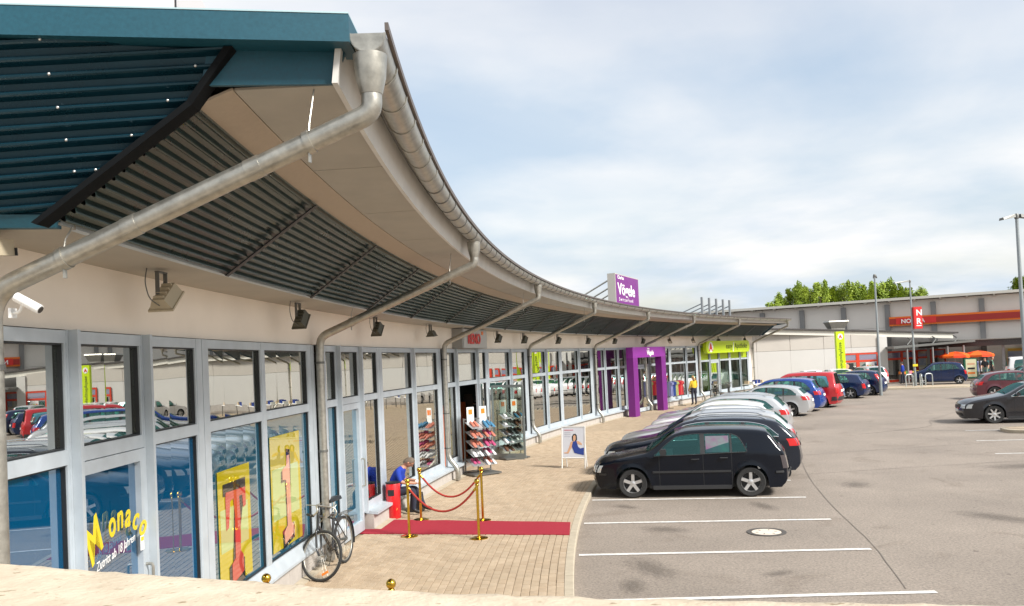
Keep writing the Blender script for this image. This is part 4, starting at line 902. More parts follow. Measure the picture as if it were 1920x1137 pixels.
def floodlight(s_, big, yaw, label):
    p, rz = FR(s_, .34); t = thing('floodlight', label, 'floodlight', (p.x-(.16 if s_ < 1 else 0), p.y, 4.10-(.05 if s_ < 1 else 0)), rz, 'floodlights hung under the canopy')
    mm = lampbeige if big else lampgrey; k = 1.0 if big else .92
    if s_ < 1:
        m_ = MB(); m_.box((.02, -.12, -.06), (.22, .34, .10), 0, .12); m_.build('housing', lampbeige, t); m_ = MB(); m_.box((.10, .055, -.065), (.09, .008, .05), 0, .12); m_.build('lens', blackM, t); return t
    m_ = MB()
    for y in (-.085, .085): m_.box((0, y*k, -.12), (.035, .012, .20)); 
    m_.box((0, 0, -.015), (.04, .18*k, .012)); br = m_.build('bracket', galvdark, t)
    tilt = -.62 if big else -.75
    if abs(yaw-1.3) < .01: tilt = -.08
    sgn = -1 if yaw > 2 else 1
    h = bpy.data.objects.new('housing', None)
    m_ = MB(); a, b = .30*k, .20*k; M0 = Euler((tilt*sgn*-1, 0, 0)).to_matrix()
    def q(x, y, z): v = M0@Vector((x, y, z)); return (v.x+.03, v.y, v.z-.24)
    m_.hexa([q(-b/2*.55, -a/2, .06), q(b/2*.55, -a/2, .06), q(b/2*.55, a/2, .06), q(-b/2*.55, a/2, .06)], [q(-b/2, -a/2, -.035), q(b/2, -a/2, -.035), q(b/2, a/2, -.035), q(-b/2, a/2, -.035)])
    m_.hexa([q(-b/2-.012, -a/2-.012, -.055), q(b/2+.012, -a/2-.012, -.055), q(b/2+.012, a/2+.012, -.055), q(-b/2-.012, a/2+.012, -.055)], [q(-b/2-.012, -a/2-.012, -.036), q(b/2+.012, -a/2-.012, -.036), q(b/2+.012, a/2+.012, -.036), q(-b/2-.012, a/2+.012, -.036)])
    for f in range(4): m_.hexa([q(-b*.25, -a*.42+f*a*.24, .061), q(b*.25, -a*.42+f*a*.24, .061), q(b*.25, -a*.38+f*a*.24, .061), q(-b*.25, -a*.38+f*a*.24, .061)], [q(-b*.22, -a*.42+f*a*.24, .085), q(b*.22, -a*.42+f*a*.24, .085), q(b*.22, -a*.38+f*a*.24, .085), q(-b*.22, -a*.38+f*a*.24, .085)])
    hs = m_.build('housing', mm, t, 30)
    m_ = MB(); m_.hexa([q(-b/2+.02, -a/2+.11, -.060), q(b/2-.02, -a/2+.11, -.060), q(b/2-.02, a/2-.02, -.060), q(-b/2+.02, a/2-.02, -.060)], [q(-b/2+.02, -a/2+.11, -.056), q(b/2-.02, -a/2+.11, -.056), q(b/2-.02, a/2-.02, -.056), q(-b/2+.02, a/2-.02, -.056)]); m_.build('lens', lampface, hs)
    m_ = MB(); m_.tube(rounded([(-.02, -.24, 0), (-.03, -.27, -.12), (-.01, -.24, -.27), q(0, -a/2, 0)], .06), .005, 6); m_.build('cable', galvdark, t, 60)
    return t
for (s_, big, yaw), l in zip(FLS, lbl): floodlight(s_, big, yaw, l)
# camera by the first downpipe
t = thing('security_camera', 'white tube security camera on a wall arm beside the first downpipe', 'camera', (-2.93, 4.95, 3.6), .0); t.scale = (.85,)*3
m_ = MB(); m_.tube([(-.06, .0, .08), (.11, .0, -.02)], .034, 14); m_.build('camera_body', whiteM, t, 40); m_ = MB(); m_.tube([(.111, 0, -.021), (.114, 0, -.023)], .026, 12); m_.build('lens', blackM, t)
m_ = MB(); m_.tube(rounded([(-.01, 0, .03), (-.05, .02, -.03), (-.12, .06, -.03)], .03), .011, 8); m_.box((-.13, .07, -.03), (.02, .07, .07)); m_.build('arm', whiteM, t, 40)
# purple sign on the roof
def onwall(s_, o, z): return FP(s_, o, z)
def wallaxes(s_): t_ = TH(s_); return Vector((math.sin(t_), math.cos(t_), 0)), Vector((0, 0, 1)), Vector((math.cos(t_), -math.sin(t_), 0))
p, rz = FR(33.1, 1.9); t = thing('roof_sign', 'square purple clothing shop sign standing on the canopy roof with three stays', 'sign', (p.x, p.y, 5.2), rz)
m_ = MB(); m_.box((0, 0, .76), (.34, 3.6, 1.34)); m_.build('sign_box', mat('sign_case', (.42, .40, .36), .5), t)
m_ = MB(); m_.box((.175, 0, .76), (.012, 3.46, 1.26)); m_.build('sign_face', purpleM, t)
ax, ay = (0, 1, 0), (0, 0, 1)
text('lettering', 'Vögele', .70, whiteM, (.183, -1.50, .56), ax, ay, t, .006, sx=1.34, bold=.014); text('lettering', 'Charles', .20, whiteM, (.183, -1.50, 1.22), ax, ay, t, .006, sx=1.5, bold=.004)
text('lettering', 'S w i t z e r l a n d', .21, whiteM, (.183, -1.38, .28), ax, ay, t, .006, sx=1.35)
for y in (-1.3, .1, 1.4):
    m_ = MB(); m_.tube([(-.17, y, 1.25), (-2.7, y, .0)], .035, 8); m_.build('stay', galv, t, 60)
# row of bare posts with stays
t = thing('roof_rack_posts', 'row of five bare grey posts with slanted stays on the canopy roof', 'frame', (*FP(48.4, 1.9)[:2], 5.1), FR(48.4)[1])
for k in range(5):
    m_ = MB(); y = -2.3+1.2*k; m_.box((0, y, .58), (.10, .14, 1.25)); ps = m_.build('post', aludark, t)
    m_ = MB(); m_.tube([(-.05, y, .82), (-1.75, y, .20), (-1.75, y, -.1)], .035, 8); m_.build('stay', aludark, ps, 60)
# sign panel on the roof at the upper left
t = thing('roof_sign', 'plain pale sign box on the roof at the upper left, its side face grey', 'sign', (-3.7, 7.0, 5.2))
m_ = MB(); m_.hexa([(-4.2, -.9, 0), (.915, 0, 0), (.915, .3, 0), (-4.2, 0, 0)], [(-4.2, -.9, 1.6), (.915, 0, 1.6), (.915, .3, 1.6), (-4.2, 0, 1.6)]); m_.build('sign_box', mat('pale_case', (.68, .66, .66), .5), t)
m_ = MB(); m_.hexa([(.94, .01, 0), (1.62, .5, 0), (1.60, .55, 0), (.92, .25, 0)], [(.94, .01, 1.6), (.96, .03, 1.6), (.95, .08, 1.6), (.92, .1, 1.6)]); m_.build('gusset', mat('grey_case', (.34, .33, .34), .5), t)
# grey shoe shop sign
ax, ay, az = wallaxes(19.3)
t = thing('shop_sign', 'grey box sign with red letters over the shoe shop entrance', 'sign')
m_ = MB(); sweep(m_, rect(.003, .30, 3.545, 4.09), 17.8, 20.25, 1); m_.build('sign_box', greysign, t); m_ = MB(); sweep(m_, rect(.302, .312, 3.56, 4.075), 17.9, 20.2, .6); m_.build('sign_face', mat('sign_face_grey', (.46, .45, .43), .5), t)
P_ = FP(18.25, .33, 3.68); text('lettering', 'RENO', .40, redM2, P_, ax, ay, t, .006, sx=1.15, bold=.012)
m_ = MB(); c_ = FP(19.75, .318, 3.99); m_.box(c_, (.02, .16, .10), -TH(19)); m_.build('emblem', orangeM, t)
# purple entrance portal
t = thing('entrance_portal', 'purple clothing shop entrance portal standing out from the glass front', 'portal')
def pilbox(mb, s0, s1, o0, o1, z0, z1): sweep(mb, rect(o0, o1, z0, z1), s0, s1, 1)
m_ = MB(); pilbox(m_, 37.30, 38.0, .52, .87, .09, 3.0); m_.build('post', purpleM, t); m_ = MB(); pilbox(m_, 41.7, 42.4, .52, .87, .09, 3.0); m_.build('post', purpleM, t)
m_ = MB(); pilbox(m_, 37.30, 42.4, .52, .872, 3.002, 3.53); m_.build('lintel', mat('sign_purple_light', (.21, .014, .25), .4), t)
ax, ay, az = wallaxes(40); text('lettering', 'Vögele', .34, whiteM, FP(39.45, .884, 3.12), ax, ay, t, .006, sx=1.1, bold=.01); text('lettering', 'Charles', .12, whiteM, FP(39.5, .884, 3.40), ax, ay, t, .006)
# lime green pharmacy sign
t = thing('shop_sign', 'lime green rounded pharmacy sign with red letter A in a white oval', 'sign')
limeM = mat('lime_sign', (.50, .66, .004), .35)
ax, ay, az = wallaxes(54.1); P0 = FP(54.1, .30, 3.42)
def rr_poly(w_, h_, r_, n=6):
    pts = []
    for cx_, cy_, a0 in ((w_/2-r_, h_/2-r_, 0), (-w_/2+r_, h_/2-r_, 90), (-w_/2+r_, -h_/2+r_, 180), (w_/2-r_, -h_/2+r_, 270)):
        for k in range(n+1): a = math.radians(a0+90*k/n); pts.append((cx_+r_*math.cos(a), cy_+r_*math.sin(a)))
    return pts
m_ = MB(); m_.prism(rr_poly(7.6, .78, .34), P0, ax, ay, az*.22); m_.build('sign_box', limeM, t)
m_ = MB(); m_.prism([(-3.05+.36*math.cos(k*math.pi/12), .33*math.sin(k*math.pi/12)) for k in range(24)], P0+az*.221, ax, ay, az*.008); m_.build('oval', whiteM, t)
text('lettering', 'A', .62, redM2, P0+az*.232+ax*-3.32+ay*-.21, ax, ay, t, .005, sx=1.15, bold=.03)
text('lettering', 'easy', .50, inkM, P0+az*.228+ax*-.55+ay*-.12, ax, ay, t, .004, sx=1.25); text('lettering', 'Apotheke', .50, inkM, P0+az*.228+ax*1.0+ay*-.12, ax, ay, t, .004, sx=1.15)
m_ = MB(); m_.prism([(.66, -.33), (.78, -.33), (.90, .30), (.80, .30)], P0+az*.224, ax, ay, az*.006); m_.build('white_stroke', whiteM, t)
# window prints: lettering on the blue door and the yellow posters
ax, ay, az = wallaxes(2.1); t = thing('window_lettering', 'yellow script lettering arched across the blue glass door', 'lettering')
for i, (ch, ds, dz, rot) in enumerate(zip('Monaco', (0, .31, .44, .575, .70, .82), (-.13, .03, .075, .08, .045, -.02), (.6, .4, .2, .0, -.25, -.4))):
    a2 = (ax*math.cos(rot)+ay*math.sin(rot)); b2 = (ay*math.cos(rot)-ax*math.sin(rot)); text('letter', ch, .30 if i else .42, yellowM, FP(1.66, .068, 1.78)+ax*ds+ay*dz, a2, b2, t, .002, sx=.80, shear=.35, bold=.006)
a2 = ax*math.cos(.16)+ay*math.sin(.16); b2 = ay*math.cos(.16)-ax*math.sin(.16)
text('small_line', 'Zutritt ab 18 Jahren', .105, whiteM, FP(1.74, .068, 1.60), a2, b2, t, .001, sx=.82, shear=.35)
m_ = MB(); m_.box(FP(2.56, .068, 1.66), (.004, .07, .13), -TH(2)); m_.build('sticker', whiteM, t); m_ = MB(); m_.box(FP(2.56, .0695, 1.695), (.004, .055, .035), -TH(2)); m_.build('sticker_band', yellowM, t)
yglass = glassmat('yellow_print_glass', (0, 0, 0), .28, body=(.46, .37, .01)); pgreen = glassmat('pale_print_glass', (0, 0, 0), .30, body=(.42, .50, .20)); rglass = glassmat('red_print_glass', (0, 0, 0), .28, body=(.46, .05, .035)); pinkg = glassmat('pink_print_glass', (0, 0, 0), .22, body=(.62, .32, .22)); bkglass = glassmat('black_print_glass', (0, 0, 0), .22, body=(.02, .02, .02))
def sheet(mb, s0, s1, z0, z1, o): sweep(mb, rect(o, o+.0015, z0, z1), s0, s1, .5)
def wpoly(mb, pts, s_, o, z):
    a_, b_, c_ = wallaxes(s_); mb.prism(pts, FP(s_, o, z), a_, b_, c_*.0015)
for n_, (s0, s1, z0, z1, lab) in enumerate(((4.50, 5.50, .66, 2.02, 'yellow poster with a large red numeral in the wider blue window'), (6.25, 7.45, .68, 2.25, 'yellow poster with a slim red numeral in the narrow window left of the second downpipe'))):
    t = thing('window_poster', lab, 'poster', group='yellow window posters'); m_ = MB(); sheet(m_, s0, s1, z0, z1, .010); m_.build('poster_sheet', yglass, t)
    m_ = MB(); sheet(m_, s0+.05, s1-.10, z0+.42, z1-.45, .013); m_.build('pale_band', pgreen, t)
    c = (s0+s1)/2
    if n_ == 0:
        m_ = MB(); wpoly(m_, [(-.36, .22), (-.36, .36), (.34, .36), (.34, .22), (.30, .22), (.02, -.56), (.24, -.60), (.24, -.86), (-.24, -.92), (-.24, -.62), (-.12, -.58), (-.02, .22)], c, .016, 1.50); m_.build('numeral_shadow', bkglass, t)
        m_ = MB(); wpoly(m_, [(-.30, .20), (-.28, .26), (.33, .24), (.33, .02), (.24, .0), (.22, .16), (.12, .16), (.14, -.10), (.12, -.5), (.20, -.56), (.20, -.76), (-.16, -.84), (-.16, -.60), (-.05, -.55), (-.03, -.05), (-.06, .16), (-.16, .14), (-.22, -.16), (-.30, -.18)], c, .019, 1.50); m_.build('numeral', rglass, t)
    else:
        m_ = MB(); wpoly(m_, [(-.16, .28), (.22, .30), (.22, .55), (.06, .58), (.06, .36), (.16, -.50), (.30, -.50), (.30, -.72), (-.16, -.80), (-.18, -.55), (.0, -.50), (-.02, .12), (-.18, .12)], c-.05, .016, 1.46); m_.build('numeral_shadow', bkglass, t)
        m_ = MB(); wpoly(m_, [(-.12, .16), (-.12, .30), (.04, .34), (.08, .48), (.18, .48), (.18, -.48), (.26, -.52), (.24, -.66), (-.10, -.74), (-.12, -.58), (.02, -.50), (.02, .14)], c-.05, .019, 1.46); m_.build('numeral', pinkg, t)
# ------------------------------------------------------------------ things on the pavement
carpetM = mat('red_carpet', (.30, .008, .024), .95, noise=.08, nscale=30, bump=.3, bscale=300)
m_ = MB(); co = [(-2.98, 15.12), (.84, 14.22), (.93, 15.30), (-2.86, 16.42)]; vs = []
n = 16
for k in range(n+1):
    for (xa, ya), (xb, yb) in ((co[0], co[1]), (co[3], co[2])): t_ = k/n; vs.append((xa+(xb-xa)*t_, ya+(yb-ya)*t_+.014*math.sin(k*1.7+ya), .104+.008+.002*math.sin(k*2.3)))
b = len(vs); vs += [(x, y, .100) for x, y, z in vs]
fs = [(2*i, 2*i+2, 2*i+3, 2*i+1) for i in range(n)]+[(2*i, b+2*i, b+2*i+2, 2*i+2) for i in range(n)]+[(2*i+1, 2*i+3, b+2*i+3, b+2*i+1) for i in range(n)]+[(0, 1, b+1, b), (2*n, b+2*n, b+2*n+1, 2*n+1)]
m_.add(vs, fs); tag(m_.build('red_carpet', carpetM), 'long red carpet laid from the glass door across the pavement', 'carpet')
brass = mat('polished_brass', (.62, .40, .055), .16, 1, noise=.06, nscale=9); ropeM = mat('red_velvet_rope', (.34, .028, .018), .8, noise=.15, nscale=80)
stl = thing('rope_stand', 'brass rope stand with ball top, front left by the carpet', 'rope stand', (-1.98, 14.71, .1), group='brass rope stands')
m_ = MB(); m_.lathe([(.155, 0), (.155, .012), (.12, .022), (.03, .032), (.028, .05)], n=28); m_.build('base', brass, stl, 40)
m_ = MB(); m_.lathe([(.024, .03), (.024, .93)], n=16); m_.lathe([(.03, .90), (.034, .91), (.034, .93), (.026, .94)], n=16); m_.build('pole', brass, stl, 40)
m_ = MB(); m_.sphere((0, 0, .985), .048, 12); m_.build('ball', brass, stl, 60)
for (x, y), l in zip(((-.72, 14.28), (-1.94, 16.22), (-.71, 15.88), (-1.25, 7.84), (-2.56, 8.26)), ('brass rope stand front right, on the near edge of the red carpet', 'brass rope stand beside the seated man, on the far edge of the carpet', 'brass rope stand back right, before the shoe racks', 'brass rope stand showing only its ball above the parapet in the middle', 'brass rope stand whose ball just peeks over the parapet by the window sill')): dup(stl, (x, y, .1), 0, l)
def rope(a, b, sag, label):
    a, b = Vector(a), Vector(b); pts = [a.lerp(b, k/20)-Vector((0, 0, sag*(1-(2*k/20-1)**2))) for k in range(21)]
    t = thing('rope', label, 'rope', group='red ropes between the brass stands'); t.location = a; q = [p-a for p in pts]
    m_ = MB(); m_.tube(q, .019, 10); m_.build('cord', ropeM, t, 60)
    for e, f in ((q[0], q[1]), (q[-1], q[-2])): m_ = MB(); d = (f-e).normalized(); m_.tube([e-d*.01, e+d*.06], .023, 10); m_.build('end_cap', brass, t, 50)
rope((-1.98, 14.74, .97), (-.74, 14.30, .97), .42, 'red rope sagging between the two near brass stands'); rope((-1.91, 16.22, .97), (-.74, 15.90, .97), .42, 'red rope sagging between the two far brass stands'); 
rope((-1.28, 7.85, .97), (-2.53, 8.25, .97), .42, 'red rope between the two stands hidden by the parapet')
# red bin
t = thing('litter_bin', 'red cylindrical ash bin beside the seated man', 'bin', (-2.52, 16.55, .1)); m_ = MB(); m_.lathe([(.14, 0), (.145, .01), (.145, .68), (.135, .70)], n=28); m_.build('body', mat('bin_red', (.55, .008, .012), .35, coat=.5), t, 40)
m_ = MB(); m_.lathe([(.15, .70), (.152, .72), (.13, .725)], n=28); m_.build('lid', blackM, t, 40)
m_ = MB(); vs = []
for k in range(7):
    a = math.radians(-128+k*9)
    for z in (.46, .58): vs.append((.1475*math.cos(a), .1475*math.sin(a), z))
m_.add(vs, [(2*k, 2*k+1, 2*k+3, 2*k+2) for k in range(6)]); m_.build('slot', blackM, t)
# A-board
t = thing('a_board', 'white pavement board with a poster of a woman in a blue dress', 'sign board', (1.60, 22.9, .1), -.35)
frW = mat('board_frame', (.72, .72, .70), .4)
def fq(x, z, y=0): return (x, -.02+.16*(1-z/1.14)*-1+y, z)
m_ = MB()
for a, b in (((-.33, .28), (.33, .28)), ((-.33, 1.13), (.33, 1.13)), ((-.33, .0), (-.33, 1.13)), ((.33, 0), (.33, 1.13))): m_.tube([fq(*a), fq(*b)], .017, 6)
m_.build('front_frame', frW, t, 60); m_ = MB()
for x in (-.29, .29): m_.tube([(x, .18, 0), (x, 0, 1.12)], .015, 6)
m_.tube([(-.29, .10, .45), (.29, .10, .45)], .012, 6); m_.build('rear_legs', frW, t, 60)
M3 = [(-.31, .30), (.31, .30), (.31, 1.11), (-.31, 1.11)]
def pf(nm, pts, m, d, lab=None):
    mb = MB(); a = [Vector(fq(x, z, -.004-d)) for x, z in pts]; b = [p+Vector((0, .003, 0)) for p in a]; n = len(a)
    mb.add(a+b, [tuple(range(n)), tuple(range(n, 2*n))[::-1]]+[(i, (i+1) % n, n+(i+1) % n, n+i) for i in range(n)]); return mb.build(nm, m, t)
pf('poster', M3, mat('poster_pale', (.60, .61, .66), .5), 0)
pf('printed_arm', [(-.27, .41), (-.14, .40), (-.05, .56), (.0, .62), (.0, .74), (-.07, .72), (-.12, .58), (-.18, .44), (-.27, .43)], skinP, .004)
pf('printed_arm', [(.07, .74), (.15, .74), (.24, .68), (.25, .63), (.12, .66)], skinP, .004)
pf('printed_dress', [(-.01, .72), (.09, .75), (.14, .58), (.2, .54), (.30, .56), (.30, .36), (.14, .39), (.03, .42), (-.04, .6)], blueP, .006)
pf('printed_hair', [(-.03, .76), (-.04, .86), (.0, .93), (.06, .94), (.10, .90), (.11, .78), (.09, .74), (-.02, .74)], inkM, .004); pf('printed_face', [(-.005, .80), (.0, .88), (.04, .91), (.07, .87), (.07, .79), (.04, .73), (.01, .74)], skinP, .007)
pf('printed_lines', [(-.26, 1.03), (-.0, 1.03), (-.0, 1.05), (-.26, 1.05)], mat('print_rose', (.55, .16, .22), .5), .004)
for z_ in (.97, .92, .86): pf('printed_lines', [(-.26, z_), (-.08, z_), (-.08, z_+.008), (-.26, z_+.008)], mat('print_greyblue', (.36, .37, .45), .5), .004)
# open glass door leaf of the shoe shop
t = thing('open_door', 'grey framed glass door leaf of the shoe shop standing open', 'door', FP(21.0, .14, .12), FR(21.0)[1]-.06)
m_ = MB(); 
for x in (.03, 1.02): m_.box((x, 0, 1.14), (.06, .05, 2.26))
for z, h in ((.06, .2), (2.24, .08)): m_.box((.525, 0, z), (.93, .048, h))
m_.build('leaf_frame', mat('door_grey', (.22, .25, .25), .4, .4), t); m_ = MB(); m_.box((.525, 0, 1.18), (.93, .008, 2.04)); m_.build('pane', clearG, t)
m_ = MB(); m_.tube(rounded([(.98, -.03, .8), (.98, -.09, .8), (.98, -.09, 1.3), (.98, -.03, 1.3)], .03), .014); m_.build('handle', galv, t, 40)
m_ = MB(); sweep(m_, rect(-1.0, -.9, .12, 1.9), 17.6, 21.5); tag(m_.build('display_wall', mat('orange_wall', (.45, .10, .02), .6)), 'orange display wall inside the shoe shop doorway', 'display wall')
# shoe racks
shoecol = [mat('shoe_%s' % n, c, .5) for n, c in (('pink', (.42, .06, .16)), ('salmon', (.48, .16, .11)), ('sky', (.06, .20, .34)), ('brown', (.10, .045, .025)), ('black', (.02, .02, .02)), ('white', (.6, .6, .6)))]
trayM = mat('wire_tray', (.42, .44, .46), .3, .6)
def shoe(parent, x, y, z, ry, m, l=.25):
    mb = MB(); c, s__ = math.cos(ry), math.sin(ry)
    def T(a, b, h): return (x+a*c+h*s__*0, y+b, z+h-a*math.sin(ry)*0-a*s__)
    n = 7; vs = []
    prof_ = [(0, .030, .055), (.04, .036, .075), (.09, .034, .07), (.14, .040, .052), (.19, .046, .042), (.23, .038, .032), (.25, .012, .018)]
    for a, w__, h in prof_:
        for b, hh in ((-w__, 0), (-w__*.9, h*.7), (0, h), (w__*.9, h*.7), (w__, 0)): vs.append(T(a, b, hh))
    mb.add(vs, [(i*5+j, i*5+j+1, (i+1)*5+j+1, (i+1)*5+j) for i in range(n-1) for j in range(4)]+[(0, 1, 2, 3, 4)]); return mb.build('shoe', m, parent, 50)
def rack(label, loc, rz, pal, grp='shoe racks outside the shoe shop'):
    t = thing('shoe_rack', label, 'shoe rack', loc, rz, grp)
    m_ = MB()
    for y in (-.38, .02, .42): m_.box((0, y, .78), (.03, .03, 1.5))
    for z in (.1, 1.5): m_.box((0, .02, z), (.028, .8, .028))
    m_.build('upright', galvdark, t); m_ = MB(); m_.box((.2, .02, .04), (.62, .86, .04)); m_.build('base', galvdark, t)
    for k in range(5):
        z = .30+.25*k
        for y in (-.18, .22):
            m_ = MB(); c, s__ = math.cos(.45), math.sin(.45); 
            m_.hexa([(.02, y-.18, z+.12), (.40, y-.18, z-.04), (.40, y+.18, z-.04), (.02, y+.18, z+.12)], [(.02, y-.18, z+.132), (.40, y-.18, z-.028), (.40, y+.18, z-.028), (.02, y+.18, z+.132)]); tr = m_.build('tray', trayM, t)
            m = random.choice(pal)
            for dy in (-.085, .03): shoe(t, .10, y+dy+.03, z+.105, .40, m)
            if random.random() < .75:
                m = random.choice(pal); 
                for dy in (-.1, .1): shoe(t, .22, y+dy, z+.06, .40, m)
    for y in (-.18, .22):
        m_ = MB(); m_.box((.03, y, 1.62), (.012, .22, .42)); b = m_.build('price_card', whiteM, t); m_ = MB(); m_.box((.038, y, 1.70), (.006, .12, .14)); m_.build('card_print', orangeM, b)
    return t
rack('shoe rack nearer the camera with pink and orange sandals and two cards', (*FP(17.9, .55)[:2], .1), FR(17.9)[1]-.75, shoecol[:3]+shoecol[:2]+shoecol[5:]); rack('shoe rack behind the open glass door with brown and black shoes', (*FP(21.3, .55)[:2], .1), FR(21.3)[1]-.75, [shoecol[3], shoecol[4], shoecol[2], shoecol[3], shoecol[5]])
# racks seen through the glass beside the door
for k, (ss_, l) in enumerate(((15.2, 'tall shelf of shoes behind the window left of the third downpipe'), (22.4, 'tall shelf of shoes behind the window right of the open door'))):
    t = thing('display_shelf', l, 'shelf', (*FP(ss_, -.9)[:2], .12), FR(ss_)[1]); m_ = MB()
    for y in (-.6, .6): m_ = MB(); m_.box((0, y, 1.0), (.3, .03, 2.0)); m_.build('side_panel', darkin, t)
    for z in (.3, .75, 1.2, 1.65): m_ = MB(); m_.box((0, 0, z), (.32, 1.16, .025)); m_.build('shelf_board', trayM, t); shoe(t, -.1, -.4, z+.015, 0, shoecol[k]); shoe(t, -.1, -.05, z+.015, 0, shoecol[4]); shoe(t, -.1, .3, z+.015, 0, shoecol[3])
# clothes rails
garm = {n: mat('cloth_%s' % n, c, .9, noise=.08, nscale=10) for n, c in (('lilac', (.28, .30, .55)), ('blue', (.03, .07, .30)), ('lime', (.50, .55, .22)), ('red', (.60, .02, .05)), ('coral', (.75, .13, .10)), ('black', (.02, .02, .022)), ('teal', (.03, .20, .22)), ('white', (.7, .7, .72)))}
def garment(parent, y, m, h=.75, w_=.42):
    mb = MB(); pts = [(-w_*.5, 0), (-w_*.52, -.12), (-w_*.34, -.16), (-w_*.36, -h), (w_*.36, -h), (w_*.34, -.16), (w_*.52, -.12), (w_*.5, 0), (.08, .05), (-.08, .05)]
    n = len(pts); vs = [(x, y-.04, 1.42+z) for x, z in pts]+[(x*.96, y+.04, 1.42+z) for x, z in pts]
    mb.add(vs, [tuple(range(n)), tuple(range(n, 2*n))[::-1]]+[(i, (i+1) % n, n+(i+1) % n, n+i) for i in range(n)]); return mb.build('garment', m, parent, 40)
def clothes_rail(label, loc, rz, cols, L_=1.5):
    t = thing('clothes_rail', label, 'clothes rail', loc, rz, 'clothes rails outdoors'); m_ = MB()
    for y in (-L_/2, L_/2): m_.tube([(0, y, 0.03), (0, y, 1.5)], .018, 8); m_.tube([(-.25, y, .03), (.25, y, .03)], .018, 8)
    m_.tube([(0, -L_/2, 1.5), (0, L_/2, 1.5)], .018, 8); m_.build('rail_frame', galvdark, t, 50)
    for k, c in enumerate(cols): g_ = garment(t, -L_/2+.12+(L_-.24)*k/(len(cols)-1), garm[c]); g_.data.transform(Matrix.Identity(4))
    return t
clothes_rail('clothes rail of blue, lime and red shirts by the purple portal', (*FP(44.0, .75)[:2], .1), FR(44.0)[1], ['lilac', 'lilac', 'blue', 'blue', 'lime', 'lime', 'red', 'red', 'coral', 'red'], 2.1)
# ------------------------------------------------------------------ bicycles
framedark = mat('bike_frame_black', (.012, .013, .015), .3, coat=.6); gumM = mat('tyre_tan_wall', (.35, .24, .12), .8)
def bike_wheel(parent, c, r=.335, mtx=None, refl=False):
    w_ = bpy.data.objects.new('wheel', None); COL.objects.link(w_); w_.parent = parent
    def ring(rad, tr, n=40, m=8): return [(rad*math.cos(2*math.pi*k/n), 0, rad*math.sin(2*math.pi*k/n)) for k in range(n)], tr, m
    for nm, rad, tr, mm in (('tyre', r-.015, .020, tyreM), ('rim', r-.038, .009, galv)):
        pts, tr, m = ring(rad, tr); mb = MB(); mb.tube(pts, tr, m, closed=True); mb.build(nm, mm, w_, 60)
    mb = MB(); mb.tube([(0, -.04, 0), (0, .04, 0)], .018, 10); mb.build('hub', galv, w_, 50); mb = MB()
    for k in range(28):
        a = 2*math.pi*k/28; b = a+(.35 if k % 2 else -.35); y = .02 if k % 4 < 2 else -.02; mb.tube([(.016*math.cos(b), y, .016*math.sin(b)), ((r-.04)*math.cos(a), 0, (r-.04)*math.sin(a))], .0016, 3, cap=False)
    mb.build('spoke', galv, w_, kind='stuff')
    if refl: mb = MB(); mb.box((.12*1.1, -.012, -.2), (.028, .012, .10), 0, 0, .9); mb.build('reflector', orangeM, w_)
    w_.location = c
    return w_
